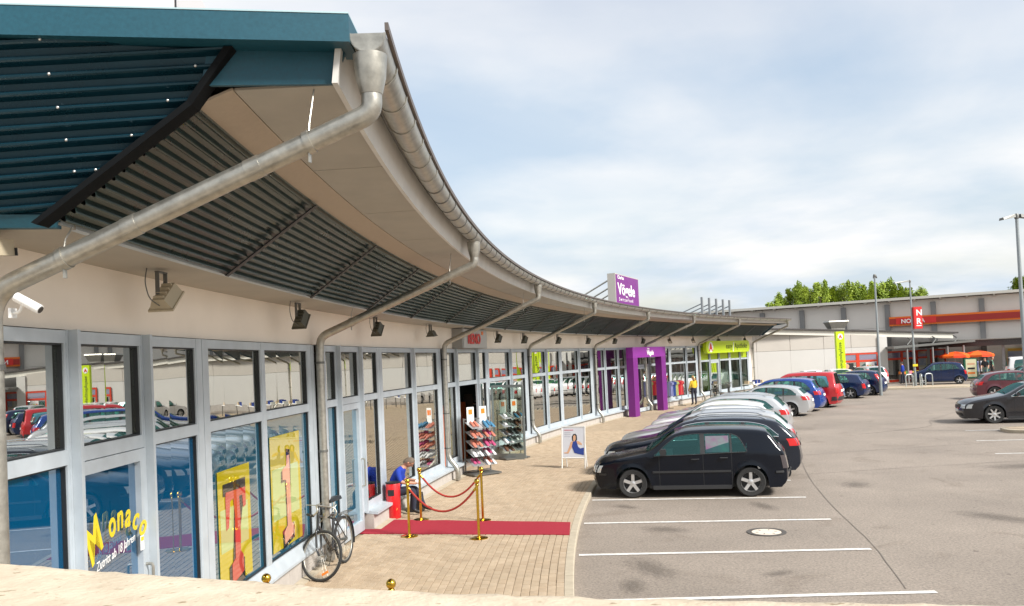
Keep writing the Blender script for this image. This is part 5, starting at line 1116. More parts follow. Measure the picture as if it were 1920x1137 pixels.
def bicycle(label, loc, rz, steer=0, lean=0, drop=False, col=None, basket=False, group=None):
    fm = col or framedark; t = thing('bicycle', label, 'bicycle', loc, rz, group); t.rotation_euler = (lean, 0, rz)
    bike_wheel(t, (0, 0, .335)); t.scale = (1.08,)*3 
    m_ = MB(); bb = Vector((.43, 0, .28)); sl_, ht, hb = Vector((.28, 0, .78)), Vector((.80, 0, .84)), Vector((.84, 0, .70)); ra = Vector((0, 0, .335))
    m_.tube([bb, sl_], .019, 10); m_.tube([sl_*1.0-Vector((0, 0, .03)), ht-Vector((0, 0, .03))], .019, 10); m_.tube([bb, hb], .022, 10); m_.tube([ht+Vector((-.012, 0, .04)), hb+Vector((.012, 0, -.04))], .02, 12)
    for y in (-.05, .05): m_.tube([bb+Vector((0, y*.5, 0)), ra+Vector((0, y, 0))], .009, 8); m_.tube([sl_+Vector((.02, y*.3, -.06)), ra+Vector((0, y, 0))], .008, 8)
    m_.build('frame', fm, t, 50)
    m_ = MB(); m_.tube([sl_, sl_+Vector((-.05, 0, .14))], .012, 8); m_.build('seat_post', galv, t, 50)
    m_ = MB(); sp = sl_+Vector((-.06, 0, .16)); vs = []
    for x, wd, h in ((-.14, .02, .01), (-.12, .075, .025), (-.05, .08, .02), (.02, .045, .01), (.10, .025, .008), (.15, .015, 0)):
        for b, hh in ((-wd, 0), (-wd*.8, h+.02), (0, h+.028), (wd*.8, h+.02), (wd, 0), (0, -.02)): vs.append((sp.x+x, b, sp.z+hh))
    m_.add(vs, [(i*6+j, i*6+(j+1) % 6, (i+1)*6+(j+1) % 6, (i+1)*6+j) for i in range(5) for j in range(6)]+[tuple(range(6)), tuple(30+k for k in range(6))]); m_.build('saddle', blackM, t, 50)
    m_ = MB(); m_.lathe([(.09, -.004), (.09, .004)], (bb.x, -.05, bb.z), 'y', 24); m_.tube([bb+Vector((0, -.07, 0)), bb+Vector((.12, -.08, -.12))], .010, 6); m_.tube([bb+Vector((0, .07, 0)), bb+Vector((-.12, .08, .12))], .010, 6); m_.box(bb+Vector((.12, -.13, -.12)), (.09, .09, .02)); m_.box(bb+Vector((-.12, .13, .12)), (.09, .09, .02)); m_.build('crank', galvdark, t, 40)
    m_ = MB(); m_.tube([bb+Vector((0, -.05, .09)), Vector((0, -.05, .38))], .004, 5); m_.tube([bb+Vector((0, -.05, -.09)), Vector((0, -.05, .29))], .004, 5); m_.build('chain', galvdark, t, 60)
    m_ = MB(); m_.tube(rounded([(.03, .06, .34), (-.03, .06, .70), (-.30, .06, .70), (-.30, -.06, .70), (-.03, -.06, .70), (.03, -.06, .34)], .03), .006, 6); 
    for y in (-.02, .02): m_.tube([(-.30, y, .70), (.12, y, .70)], .005, 5)
    m_.build('rear_rack', galvdark, t, 50)
    m_ = MB(); pts = [( -.365*math.cos(a), 0, .335+.365*math.sin(a)) for a in [math.radians(d) for d in range(-20, 125, 12)]]
    vs = []
    for x, y, z in pts: vs += [(x, -.025, z), (x, .025, z)]
    m_.add(vs, [(2*i, 2*i+1, 2*i+3, 2*i+2) for i in range(len(pts)-1)]); m_.build('mudguard', fm, t, 60)
    m_ = MB(); m_.tube([(.30, -.06, .27), (.22, -.17, .0)], .008, 6); m_.build('kickstand', galvdark, t, 50)
    # steering group turned about the head axis
    f = bpy.data.objects.new('front_fork', None); hx = Vector((hb.x-ht.x-.0, 0, hb.z-ht.z)).normalized()
    A0 = ht; M_ = Matrix.Translation(A0)@Matrix.Rotation(steer, 4, hx)@Matrix.Translation(-A0)
    m_ = MB()
    for y in (-.05, .05): m_.tube(rounded([Vector((.85, 0, .68)), Vector((.87, y, .64)), Vector((.955, y, .40)), Vector((1.02, y, .335))], .05), .015, 8)
    m_.tube([ht+Vector((-.01, 0, .02)), ht+Vector((-.03, 0, .10)), ht+Vector((.04, 0, .13))], .013, 8)
    m_.v = [tuple(M_@Vector(v)) for v in m_.v]; fk = m_.build('fork', fm, t, 50)
    m_ = MB(); hb_ = ht+Vector((.04, 0, .13))
    if drop: pts = [hb_+Vector(q) for q in ((-.06, -.20, -.14), (.06, -.21, -.14), (.11, -.205, -.06), (.05, -.20, 0), (0, -.12, 0), (0, .12, 0), (.05, .20, 0), (.11, .205, -.06), (.06, .21, -.14), (-.06, .20, -.14))]
    else: pts = [hb_+Vector(q) for q in ((-.16, -.27, .05), (-.02, -.24, .06), (0, -.08, .01), (0, .08, .01), (-.02, .24, .06), (-.16, .27, .05))]
    m_.tube(rounded(pts, .05), .012, 8)
    for y in (-1, 1): m_.tube(rounded([hb_+Vector((.03, y*.16, .01)), hb_+Vector((.14, y*.13, .08)), hb_+Vector((.12, y*.03, -.12)), ht+Vector((.05, 0, -.1))], .08), .004, 5); m_.tube([hb_+Vector((.04, y*.2, 0)), hb_+Vector((-.08, y*.24, -.02))], .006, 5)
    m_.v = [tuple(M_@Vector(v)) for v in m_.v]; m_.build('handlebar', galv, t, 50)
    for y in (-1, 1):
        m_ = MB(); m_.tube([pts[0 if y < 0 else -1], pts[1 if y < 0 else -2]], .017, 8); m_.v = [tuple(M_@Vector(v)) for v in m_.v]; m_.build('grip', blackM, t, 50)
    m_ = MB(); lp = hb_+Vector((.10, 0, -.10)); m_.lathe([(.02, -.05), (.05, -.01), (.052, .0)], lp, 'x', 14); m_.v = [tuple(M_@Vector(v)) for v in m_.v]; m_.build('head_lamp', galv, t, 50)
    w2 = bike_wheel(t, (0, 0, 0), refl=True); w2.matrix_local = M_@Matrix.Translation((1.02, 0, .335))
    if basket:
        m_ = MB(); c = hb_+Vector((.20, 0, -.10)); 
        for z, r_ in ((-.12, .10), (-.04, .115), (.04, .13), (.11, .14)): m_.tube([c+Vector((r_*math.cos(a), r_*1.2*math.sin(a), z)) for a in [2*math.pi*k/16 for k in range(16)]], .005, 4, closed=True)
        for k in range(16): a = 2*math.pi*k/16; m_.tube([c+Vector((.1*math.cos(a), .12*math.sin(a), -.12)), c+Vector((.14*math.cos(a), .168*math.sin(a), .11))], .004, 4)
        m_.v = [tuple(M_@Vector(v)) for v in m_.v]; m_.build('basket', galvdark, t)
    return t
bicycle('black city bicycle leaning at the window sill with its front wheel turned', (-2.76, 12.98, .1), math.atan2(-1.0, -.18), steer=math.radians(-76), lean=.06, drop=True)
PB = 'bicycles parked at the far shops'
bicycle('dark bicycle parked before the left side of the green pharmacy front', (*FP(49.0, 1.2)[:2], .1), FR(49)[1]-.9, group=PB); bicycle('dark bicycle parked before the pharmacy door', (*FP(51.6, 1.3)[:2], .1), FR(51)[1]-1.2, group=PB, basket=True)
# display table by the pharmacy
t = thing('display_table', 'low display table with white and beige goods at the right end of the pharmacy', 'table', (*FP(56.3, 1.3)[:2], .1), FR(56)[1]); m_ = MB(); m_.box((0, 0, .72), (.8, 2.2, .04)); m_.build('top', whiteM, t)
m_ = MB()
for x in (-.35, .35):
    for y in (-1, 1): m_ = MB(); m_.box((x, y, .35), (.04, .04, .70)); m_.build('leg', galvdark, t)
for k in range(8): m_ = MB(); m_.box((random.uniform(-.25, .25), -.95+.27*k, .82+.02*(k % 3)), (.3, .2, .16+.04*(k % 3)), random.uniform(-.3, .3)); tag(m_.build('goods_box', [whiteM, mat('box_beige', (.55, .42, .28), .7), blueP][k % 3], t))
# ------------------------------------------------------------------ people
skinM = mat('skin', (.55, .30, .20), .55); skinD = mat('skin_tanned', (.42, .21, .13), .55)
def person(label, J, clothes, loc, rz, hair=None, hairm=None, glasses=False, longhair=False, extra=None, hold=None):
    """J: joints in metres, facing +x; clothes: dict region -> material"""
    t = thing('person', label, 'person', loc, rz)
    E_ = [('pelvis', 'belly', .125, 'shirt'), ('belly', 'chest', .14, 'shirt'), ('chest', 'neck', .06, 'shirt'), ('neck', 'head', .055, 'skin')]
    for s__ in 'lr':
        E_ += [('chest', 'sh'+s__, .07, 'shirt'), ('sh'+s__, 'el'+s__, .048, 'sleeve'), ('el'+s__, 'wr'+s__, .036, 'fore'), ('wr'+s__, 'ha'+s__, .032, 'skin'), ('pelvis', 'hp'+s__, .10, 'pants'), ('hp'+s__, 'kn'+s__, .072, 'pants'), ('kn'+s__, 'an'+s__, .050, 'shin'), ('an'+s__, 'to'+s__, .040, 'shoe')]
    names = ['pelvis']+[e[1] for e in E_]; rad = {'pelvis': .14, **{e[1]: e[2] for e in E_}}; rad['belly'] = .135
    for s__ in 'lr': rad['sh'+s__] = .065; rad['hp'+s__] = .095
    me = bpy.data.meshes.new('skeleton'); me.from_pydata([J[n] for n in names], [(names.index(a), names.index(b)) for a, b, _, _ in E_], []); o = bpy.data.objects.new('skeleton', me); COL.objects.link(o)
    md = o.modifiers.new('skin', 'SKIN'); md.use_smooth_shade = True
    for i, n in enumerate(names):
        v = me.skin_vertices[0].data[i]; r_ = rad[n]; v.radius = (r_, r_*(1.25 if n in ('chest', 'belly', 'pelvis') else 1)) if n in ('chest', 'belly', 'pelvis') else (r_, r_); v.use_root = (n == 'pelvis')
    o.modifiers.new('sub', 'SUBSURF').levels = 2
    bpy.context.view_layer.update(); em = bpy.data.meshes.new_from_object(o.evaluated_get(bpy.context.evaluated_depsgraph_get())); bpy.data.objects.remove(o)
    mb = MB(); mb.v = [tuple(v.co) for v in em.vertices]; mb.f = [list(p.vertices) for p in em.polygons]
    mats_ = []; idx = {}
    def mi(r): 
        m = clothes.get(r, skinM)
        if m.name not in idx: idx[m.name] = len(mats_); mats_.append(m)
        return idx[m.name]
    segs_ = [(Vector(J[a]), Vector(J[b]), reg) for a, b, _, reg in E_]
    for p in em.polygons:
        c = p.center; best = None
        for a, b, reg in segs_:
            d = b-a; q = max(0, min(1, (c-a).dot(d)/max(d.length_squared, 1e-6))); dist = (c-(a+d*q)).length
            if best is None or dist < best[0]: best = (dist, reg, q)
        reg = best[1]
        if reg == 'shirt' and c.z < J['pelvis'][2]-.02: reg = 'pants'
        mb.m.append(mi(reg))
    # head, nose, ears, fingers belong to the same body mesh
    H = Vector(J['head']); up = (H-Vector(J['neck'])).normalized(); fw = Vector(J['look']).normalized(); rt = fw.cross(up).normalized(); hc = H+up*.06
    mb.cm = mi('skin'); n = 12; b0 = len(mb.v); vs = []; fs = []
    for i in range(n+1):
        a = math.pi*i/n
        for k in range(14):
            q = 2*math.pi*k/14; f_, s__, u_ = math.sin(a)*math.cos(q), math.sin(a)*math.sin(q), -math.cos(a)
            wd = .074*(1-.18*max(0, -u_)); dp = .095*(1-.10*max(0, -u_)); vs.append(hc+fw*f_*dp+rt*s__*wd+up*u_*.118)
    fs = [(i*14+k, i*14+(k+1) % 14, (i+1)*14+(k+1) % 14, (i+1)*14+k) for i in range(n) for k in range(14)]; mb.add(vs, fs)
    mb.tube([hc+fw*.085+up*.02, hc+fw*.108-up*.022, hc+fw*.088-up*.03], [.008, .014, .010], 6)
    for s__ in (-1, 1): mb.tube([hc+rt*s__*.072+up*.02, hc+rt*s__*.082-fw*.008, hc+rt*s__*.072-up*.03], [.012, .016, .009], 6)
    for s__ in 'lr':
        w0, h0 = Vector(J['wr'+s__]), Vector(J['ha'+s__]); d = (h0-w0).normalized(); sd_ = d.cross(Vector((0, 0, 1)));
        if sd_.length < .2: sd_ = Vector((1, 0, 0))
        sd_.normalize(); nn = sd_.cross(d)
        for k, (off_, ln) in enumerate(((-.028, .062), (-.010, .074), (.009, .070), (.026, .056))): mb.tube([h0+sd_*off_*.8, h0+sd_*off_+d*ln*.55-nn*.004, h0+sd_*off_+d*ln*.85-nn*.022, h0+sd_*off_+d*ln*.95-nn*.040], [.010, .009, .008, .006], 6)
        tb = sd_*(-1 if s__ == 'l' else 1); mb.tube([h0-d*.03+tb*.02, h0+tb*.045+d*.012, h0+tb*.04+d*.045-nn*.014], [.012, .010, .007], 6)
    body = mb.build('body', mats_, t); body.data.polygons.foreach_set('use_smooth', [True]*len(body.data.polygons))
    if hairm:
        hb_ = MB(); vs = []
        for i in range(9):
            a = math.pi*.5*i/8
            for k in range(18):
                q = 2*math.pi*k/18; back = -math.cos(q); a2 = a*(1.0+.42*back+(.05*math.sin(k*3))); f_, s__, u_ = math.sin(a2)*math.cos(q), math.sin(a2)*math.sin(q), math.cos(a2)
                r_ = 1.0+random.uniform(-.02, .03); vs.append(hc+fw*(f_*.104*r_-.004)+rt*s__*.083*r_+up*(u_*.128*r_+.004))
        hb_.add(vs, [(i*18+k, i*18+(k+1) % 18, (i+1)*18+(k+1) % 18, (i+1)*18+k) for i in range(8) for k in range(18)])
        if longhair: hb_.tube([hc-fw*.04+up*.03, hc-fw*.08-up*.06, hc-fw*.09-up*.17], [.07, .085, .05], 10)
        hb_.build('hair', hairm, t, 60)
    for s__ in (-1, 1):
        eb = MB(); eb.sphere(hc+fw*.080+rt*s__*.030+up*.012, .011, 6); eb.build('eye', blackM, t, 60)
    eb = MB(); eb.tube([hc+fw*.086-rt*.022-up*.055, hc+fw*.091-up*.056, hc+fw*.086+rt*.022-up*.055], .005, 5); eb.build('mouth', mat('lip', (.38, .12, .10), .5), t, 60)
    if glasses:
        gb = MB()
        for s__ in (-1, 1): gb.tube([hc+fw*.098+rt*(s__*.032+.021*math.cos(a))+up*(.012+.016*math.sin(a)) for a in [2*math.pi*k/10 for k in range(10)]], .003, 4, closed=True); gb.tube([hc+fw*.098+rt*s__*.053+up*.014, hc+rt*s__*.078+up*.016], .003, 4)
        gb.build('glasses', blackM, t)
    return t
def stand(h=1.68, lean=0, arms=((.02, -.02), (.02, .02)), stride=.0, look=(1, 0, -.1), bend=0):
    k = h/1.7; J = dict(pelvis=(0, 0, .96), belly=(0, 0, 1.10), chest=(.0, 0, 1.27), neck=(.01, 0, 1.44), head=(.025, 0, 1.53), look=look)
    for s__, y in (('l', 1), ('r', -1)):
        st = stride*(1 if s__ == 'l' else -1); aw, ae = arms[0 if s__ == 'l' else 1]
        J.update({'sh'+s__: (0, y*.17, 1.37), 'el'+s__: (-.02+aw*.4, y*.235, 1.12), 'wr'+s__: (.04+aw, y*.235+ae*y, .90+abs(aw)*.45), 'ha'+s__: (.06+aw*1.2, y*.23+ae*y, .82+abs(aw)*.5), 'hp'+s__: (0, y*.10, .90), 'kn'+s__: (.02+st*.6, y*.105, .50), 'an'+s__: (-.01+st, y*.11, .09), 'to'+s__: (.14+st, y*.12, .035)})
    return {n: ((v[0]*k, v[1]*k, v[2]*k) if n != 'look' else v) for n, v in J.items()}
jean = mat('trousers_dark', (.018, .022, .040), .85); shoeB = mat('shoe_leather_black', (.015, .014, .013), .5); hairG = mat('hair_grey_brown', (.13, .10, .075), .8, noise=.25, nscale=40); hairB = mat('hair_blond', (.42, .26, .11), .7); hairD = mat('hair_dark', (.02, .015, .012), .7)
sit = dict(pelvis=(.0, 0, .56), belly=(.05, 0, .72), chest=(.15, 0, .90), neck=(.24, 0, 1.045), head=(.31, 0, 1.105), look=(.8, 0, -.62),
  shl=(.15, .17, 1.0), ell=(.20, .235, .77), wrl=(.43, .15, .75), hal=(.50, .11, .74), shr=(.15, -.17, 1.0), elr=(.21, -.235, .78), wrr=(.45, -.14, .74), har=(.52, -.10, .73),
  hpl=(.03, .10, .545), knl=(.45, .15, .60), anl=(.62, .16, .20), tol=(.78, .18, .145), hpr=(.03, -.10, .545), knr=(.46, -.14, .60), anr=(.44, -.14, .19), tor=(.59, -.15, .14))
pm = FP(12.15, .13)
man = person('seated man in a blue T-shirt bent over his lap on the window ledge', sit, dict(shirt=blueshirt, sleeve=blueshirt, pants=jean, shin=jean, shoe=shoeB, skin=skinD, fore=skinD), (pm.x, pm.y, 0), FR(12.5)[1]+.12, hairm=hairG, glasses=True)
m_ = MB(); m_.box((0, 0, 0), (.15, .21, .012), 0, 0, .35); m_.box((0, .0, .012), (.14, .2, .006), 0, 0, .35); bk = m_.build('notepad', whiteM); bk.location = Vector((pm.x, pm.y, 0))+Matrix.Rotation(FR(12.5)[1]+.12, 3, 'Z')@Vector((.555, 0, .745)); bk.rotation_euler = (0, 0, FR(12.5)[1]+.12); tag(bk, 'small white notepad held on the lap of the seated man', 'notepad')
t = thing('bag', 'black bag standing between the seated man and the red bin', 'bag', (*FP(12.45, .55)[:2], .1), FR(12)[1]); m_ = MB(); m_.hexa([(-.13, -.15, 0), (.13, -.15, 0), (.13, .15, 0), (-.13, .15, 0)], [(-.10, -.13, .38), (.10, -.13, .38), (.10, .13, .38), (-.10, .13, .38)]); m_.build('bag_body', blackM, t); m_ = MB(); m_.tube(rounded([(0, -.08, .37), (0, -.07, .46), (0, .07, .46), (0, .08, .37)], .04), .010, 6); m_.build('handle', blackM, t, 50)
yel = mat('cardigan_yellow', (.62, .42, .03), .9, noise=.08, nscale=14)
pw = FP(46.0, 1.15); person('blonde woman in a yellow cardigan standing before the shop window', stand(1.68, arms=((.10, .0), (.12, .02)), look=(1, .2, -.1)), dict(shirt=yel, sleeve=yel, fore=yel, pants=jean, shin=jean, shoe=shoeB), (pw.x, pw.y, .1), 1.9, hairm=hairB, longhair=True)
olive = mat('trousers_grey_green', (.16, .22, .18), .9); greent = mat('shirt_pale_green', (.25, .55, .38), .9)
person('person in a dark top and grey green trousers carrying something by the red parasols', stand(1.75, stride=.12, arms=((.22, 0), (.16, 0)), look=(1, 0, -.3)), dict(shirt=garm['black'], sleeve=garm['black'], pants=olive, shin=olive, shoe=whiteM), (35.9, 62.6, 0), -2.2, hairm=hairD)
person('person in a pale green shirt and dark shorts by the far parked bicycles', stand(1.75, stride=.05), dict(shirt=greent, sleeve=greent, pants=garm['black'], shoe=shoeB), (37.2, 63.9, 0), -.6, hairm=mat('hair_bald', (.5, .28, .19), .6))
person('shopper in a blue jacket by the goods tables under the far canopy', stand(1.7, stride=.08), dict(shirt=blueshirt, sleeve=blueshirt, fore=blueshirt, pants=jean, shin=jean, shoe=shoeB), (29.9, 63.2, 0), 2.5, hairm=hairD)
# ------------------------------------------------------------------ supermarket hall, far wing, canopies
hallM = mat('hall_cladding', (.80, .745, .68), .7, noise=.05, nscale=.35); hallgrey = mat('hall_grey_column', (.24, .235, .23), .6); trimW = mat('hall_trim', (.66, .63, .56), .5)
redframe = mat('shopfront_red_frame', (.60, .045, .015), .45); canM = mat('canopy_dark', (.055, .048, .045), .7); bandR = mat('band_red', (.34, .018, .012), .45); bandO = mat('band_orange', (.78, .17, .01), .45)
hall = thing('supermarket_hall', 'big pale flat-roofed supermarket hall with red and orange band on the right', 'building')
HA = Vector((20.0, 81.2, 0)); HD = Vector((20.4, -12, 0)).normalized(); HN = Vector((HD.y, -HD.x, 0))  # towards the car park
def hp(u, o, z): return HA+HD*u+HN*o+Vector((0, 0, z))
def hbox(mb, u0, u1, o0, o1, z0, z1): mb.hexa([hp(u0, o0, z0), hp(u1, o0, z0), hp(u1, o1, z0), hp(u0, o1, z0)], [hp(u0, o0, z1), hp(u1, o0, z1), hp(u1, o1, z1), hp(u0, o1, z1)])
UL = 82
m_ = MB(); hbox(m_, -6, UL, -30, -.3, 0, 6.85); m_.build('core', hallM, hall)
u = -6.15
while u < UL-.1:
    for z0, z1 in ((0, 2.28), (2.29, 4.55), (4.56, 6.85)): m_ = MB(); hbox(m_, u+.012, min(u+3.65, UL)-.012, -.3, 0, z0+.005, z1-.005); m_.build('wall_panel', hallM, hall)
    u += 3.65
for k in range(23):
    u = 1.15+3.65*k; m_ = MB(); hbox(m_, u-.21, u+.21, 0.002, .30, 0, 6.6); m_.build('column', hallgrey, hall)
m_ = MB(); hbox(m_, -7, UL+1, -30, .9, 6.9, 7.12); m_.build('roof', trimW, hall)
for k in range(45): m_ = MB(); u = -6+2.0*k; m_.hexa([hp(u-.08, 0, 6.7), hp(u+.08, 0, 6.7), hp(u+.08, .8, 6.84), hp(u-.08, .8, 6.84)], [hp(u-.08, 0, 6.9), hp(u+.08, 0, 6.9), hp(u+.08, .8, 6.9), hp(u-.08, .8, 6.9)]); m_.build('rafter_end', trimW, hall)
sg = thing('supermarket_sign_band', 'long red sign band edged in orange with white capital letters on the hall wall', 'sign')
def find_u(X):  # where the hall line has this X/Y ratio (px column)
    pass
ub = 15.9
m_ = MB(); hbox(m_, ub, UL, .31, .55, 4.66, 5.46); m_.build('band', bandO, sg); m_ = MB(); hbox(m_, ub+.02, UL-.02, .552, .58, 4.80, 5.30); m_.build('band_face', bandR, sg); m_ = MB(); hbox(m_, ub+.55, ub+3.7, .582, .60, 4.78, 5.34); m_.build('logo_field', redM2, sg)
text('lettering', 'NORMA', .50, whiteM, hp(ub+.95, .61, 4.87), HD, (0, 0, 1), sg, .02, sx=1.02, bold=.012)
# canopy along the hall on the right
hc = thing('hall_canopy', 'dark flat canopy along the supermarket hall with grey posts', 'canopy')
m_ = MB(); hbox(m_, 18.4, UL, .32, 4.6, 2.95, 3.12); m_.build('roof_slab', canM, hc); m_ = MB(); hbox(m_, 18.4, UL, 4.4, 4.62, 2.62, 2.948); m_.build('fascia', canM, hc); m_ = MB(); hbox(m_, 18.35, UL, 4.3, 4.7, 3.122, 3.19); m_.build('edge_trim', galv, hc)
for k in range(14): m_ = MB(); hbox(m_, 19.0+5.3*k, 19.2+5.3*k, 4.2, 4.4, 0, 2.62); m_.build('post', hallgrey, hc)
for k in range(24): m_ = MB(); hbox(m_, 19+2.65*k, 19.12+2.65*k, .32, 4.38, 2.70, 2.945); m_.build('beam', canM, hc)
# lower wing between the hall and the curved shops
wing = thing('far_wing', 'low white wing with sloping roof edge and red framed shop windows', 'building')
WY = 66.0
m_ = MB()
def wpan(nm, x0, x1, z0, zl, zr, y=WY, mm=hallM, th=.2):
    mb = MB(); mb.hexa([(x0, y, z0), (x1, y, z0), (x1, y+th, z0), (x0, y+th, z0)], [(x0, y, zl), (x1, y, zr), (x1, y+th, zr), (x0, y+th, zl)]); return mb.build(nm, mm, wing)
zr_ = lambda x: 4.62-(x-19)*(.075)
xs_ = [12.5, 16.0, 19.6, 22.3, 25.0, 27.2, 29.3]
wallw = mat('wing_white_panel', (.56, .54, .51), .75, noise=.03, nscale=.6)
for a, b in zip(xs_[:-1], xs_[1:]):
    wpan('wall_panel', a+.015, b-.015, 2.95, zr_(a), zr_(b), WY, mat('wing_upper_panel', (.50, .46, .41), .75, noise=.05, nscale=.5)); 
    if b <= 26: wpan('wall_panel', a+.005, b-.005, .5, 2.93, 2.93, WY, wallw)
    elif a >= 25 and a < 26:
        wpan('wall_panel', a+.005, 25.99, .5, 2.93, 2.93, WY, wallw); wpan('plinth', a, 25.99, 0, .49, .49, WY-.04, plinthM); wpan('wall_panel', 26.0, b-.005, 2.50, 2.93, 2.93, WY, wallw)
    elif a >= 25: wpan('wall_panel', a+.005, b-.005, 2.50, 2.93, 2.93, WY, wallw)
    if b <= 25.1: wpan('plinth', a, b, 0, .49, .49, WY-.04, plinthM)
m_ = MB(); m_.hexa([(12.5, WY-1.2, 4.72+.45), (36.2, WY+.6, 3.72+.0), (36.2, WY+5, 3.72), (12.5, WY+16, 5.17)], [(12.5, WY-1.2, 5.29), (36.2, WY+.6, 3.84), (36.2, WY+5, 3.84), (12.5, WY+16, 5.29)]); m_.build('roof', canM, wing)
m_ = MB(); m_.hexa([(12.5, WY-1.0, 4.80), (35.8, WY+.7, 3.34), (35.8, WY+.8, 3.34), (12.5, WY-.9, 4.80)], [(12.5, WY-1.0, 5.168), (35.8, WY+.7, 3.716), (35.8, WY+.8, 3.716), (12.5, WY-.9, 5.168)]); m_.build('fascia', trimW, wing)
m_ = MB(); m_.hexa([(29.3, WY-.1, 0), (30.05, WY-.1, 0), (30.05, WY+.6, 0), (29.3, WY+.6, 0)], [(29.3, WY-.1, 3.7), (30.05, WY-.1, 3.7), (30.05, WY+.6, 3.7), (29.3, WY+.6, 3.7)]); m_.build('corner_pillar', wallw, wing)
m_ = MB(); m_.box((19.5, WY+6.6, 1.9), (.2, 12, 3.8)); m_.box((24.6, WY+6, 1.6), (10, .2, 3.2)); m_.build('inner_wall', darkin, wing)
def shopfront(p0, p1, z1, n, lab):
    p0, p1 = Vector(p0), Vector(p1); d = (p1-p0)/n
    for k in range(n):
        a, b = p0+d*k, p0+d*(k+1); u_ = d.normalized(); nn = Vector((u_.y, -u_.x, 0)); mb = MB()
        def bx(f0, f1, z0, z1_, o0=0, o1=.08):
            A, B = a+u_*f0, a+u_*f1; mb.hexa([A+nn*o0+Vector((0, 0, z0)), B+nn*o0+Vector((0, 0, z0)), B+nn*o1+Vector((0, 0, z0)), A+nn*o1+Vector((0, 0, z0))], [A+nn*o0+Vector((0, 0, z1_)), B+nn*o0+Vector((0, 0, z1_)), B+nn*o1+Vector((0, 0, z1_)), A+nn*o1+Vector((0, 0, z1_))])
        L_ = d.length; bx(0, .13, 0, z1); bx(L_-.13, L_, 0, z1); bx(.131, L_-.131, z1-.12, z1); bx(.131, L_-.131, z1-.72, z1-.56); bx(.131, L_-.131, 0, .18)
        fr = mb.build('window_frame', redframe, wing); mb = MB(); bx(.131, L_-.131, .181, z1-.721, .03, .04); mb.build('pane', glassUp, fr); mb = MB(); bx(.131, L_-.131, z1-.559, z1-.121, .03, .04); mb.build('pane', glassmat('violet_pane', (0, 0, 0), .3, body=(.16, .14, .25)), fr)
shopfront((26.0, WY, 0), (29.3, WY, 0), 2.48, 2, ''); shopfront((30.1, WY+.4, 0), (37.0, WY+4.4, 0), 2.5, 4, '')
t = thing('window_advert', 'dark advertising picture in the left red framed window', 'poster', (26.8, WY-.1, 1.2)); m_ = MB(); m_.box((0, 0, -.1), (.95, .01, 1.2)); m_.build('print', inkM, t); m_ = MB(); m_.sphere((-.1, -.01, .25), .22, 8, (1, .05, 1)); m_.sphere((.12, -.01, -.2), .28, 8, (1, .05, .8)); m_.build('print_patch', skinP, t)
t = thing('window_advert', 'pale leaflet board in the right red framed window', 'poster', (28.6, WY-.1, 1.25)); m_ = MB(); m_.box((0, 0, 0), (.7, .01, .95)); m_.build('print', whiteM, t)
for k in range(6): m_ = MB(); m_.box((-.2+.2*(k % 3), -.012, -.2+.35*(k//3)), (.14, .006, .2)); m_.build('print_patch', [orangeM, limeM, skinP][k % 3], t)
# wing canopy
wc = thing('entrance_canopy', 'thin grey entrance canopy on slim posts right of the far white pillar', 'canopy')
m_ = MB(); m_.hexa([(29.5, WY-2.4, 2.72), (36.5, WY-1.2, 2.98), (37.3, WY+2.6, 2.98), (30.0, WY+.35, 2.72)], [(29.5, WY-2.4, 2.88), (36.5, WY-1.2, 3.12), (37.3, WY+2.6, 3.12), (30.0, WY+.35, 2.88)]); m_.build('roof_slab', galvdark, wc)
for x, y in ((30.7, WY-2.0), (32.9, WY-1.6), (34.2, WY-1.35), (35.6, WY-1.1)): m_ = MB(); m_.lathe([(.07, 0), (.07, 2.74)], (x, y, 0), n=12); m_.build('post', hallgrey, wc, 40)
for x in (31.5, 33.5, 35.2): m_ = MB(); m_.tube(rounded([(x+.5, WY+.5, 3.55), (x+.45, WY-.2, 3.35), (x-.2, WY-.8, 2.95)], .2), .05, 8); m_.build('drain_arm', galvdark, wc, 50)
# vent hood on the wing roof
t = thing('vent_hood', 'square grey roof vent hood flaring upwards behind the green column', 'vent', (26.7, 67.6, 4.3)); m_ = MB(); m_.hexa([(-.55, -.45, -.4), (.55, -.45, -.4), (.55, .45, -.4), (-.55, .45, -.4)], [(-.55, -.45, .28), (.55, -.45, .28), (.55, .45, .28), (-.55, .45, .28)]); m_.build('neck', galv, t)
m_ = MB(); m_.hexa([(-.56, -.46, .29), (.56, -.46, .29), (.56, .46, .29), (-.56, .46, .29)], [(-.8, -.65, .80), (.8, -.65, .80), (.8, .65, .80), (-.8, .65, .80)]); m_.hexa([(-.82, -.67, .805), (.82, -.67, .805), (.82, .67, .805), (-.82, .67, .805)], [(-.78, -.63, .9), (.78, -.63, .9), (.78, .63, .9), (-.78, .63, .9)]); m_.build('flare', galv, t)
# green totem
t = thing('pharmacy_column', 'tall lime green pharmacy column with red A and vertical black lettering', 'sign column', (24.3, 61.0, 0), .05); m_ = MB(); m_.box((0, 0, 2.1), (.62, .30, 4.2)); m_.build('column_box', limeM, t)
m_ = MB(); m_.prism([(.2*math.cos(k*math.pi/10), 3.82+.22*math.sin(k*math.pi/10)) for k in range(20)], (0, -.152, 0), (1, 0, 0), (0, 0, 1), (0, -.01, 0)); m_.build('oval', whiteM, t); text('lettering', 'A', .34, redM2, (-.115, -.168, 3.70), (1, 0, 0), (0, 0, 1), t, .006, bold=.012)
text('lettering', 'easyApotheke', .34, inkM, (-.10, -.156, 3.40), (0, 0, -1), (1, 0, 0), t, .004, sx=1.1); m_ = MB(); m_.sphere((0, -.155, 1.05), .13, 8, (1, .1, 1)); m_.build('white_dot', whiteM, t)
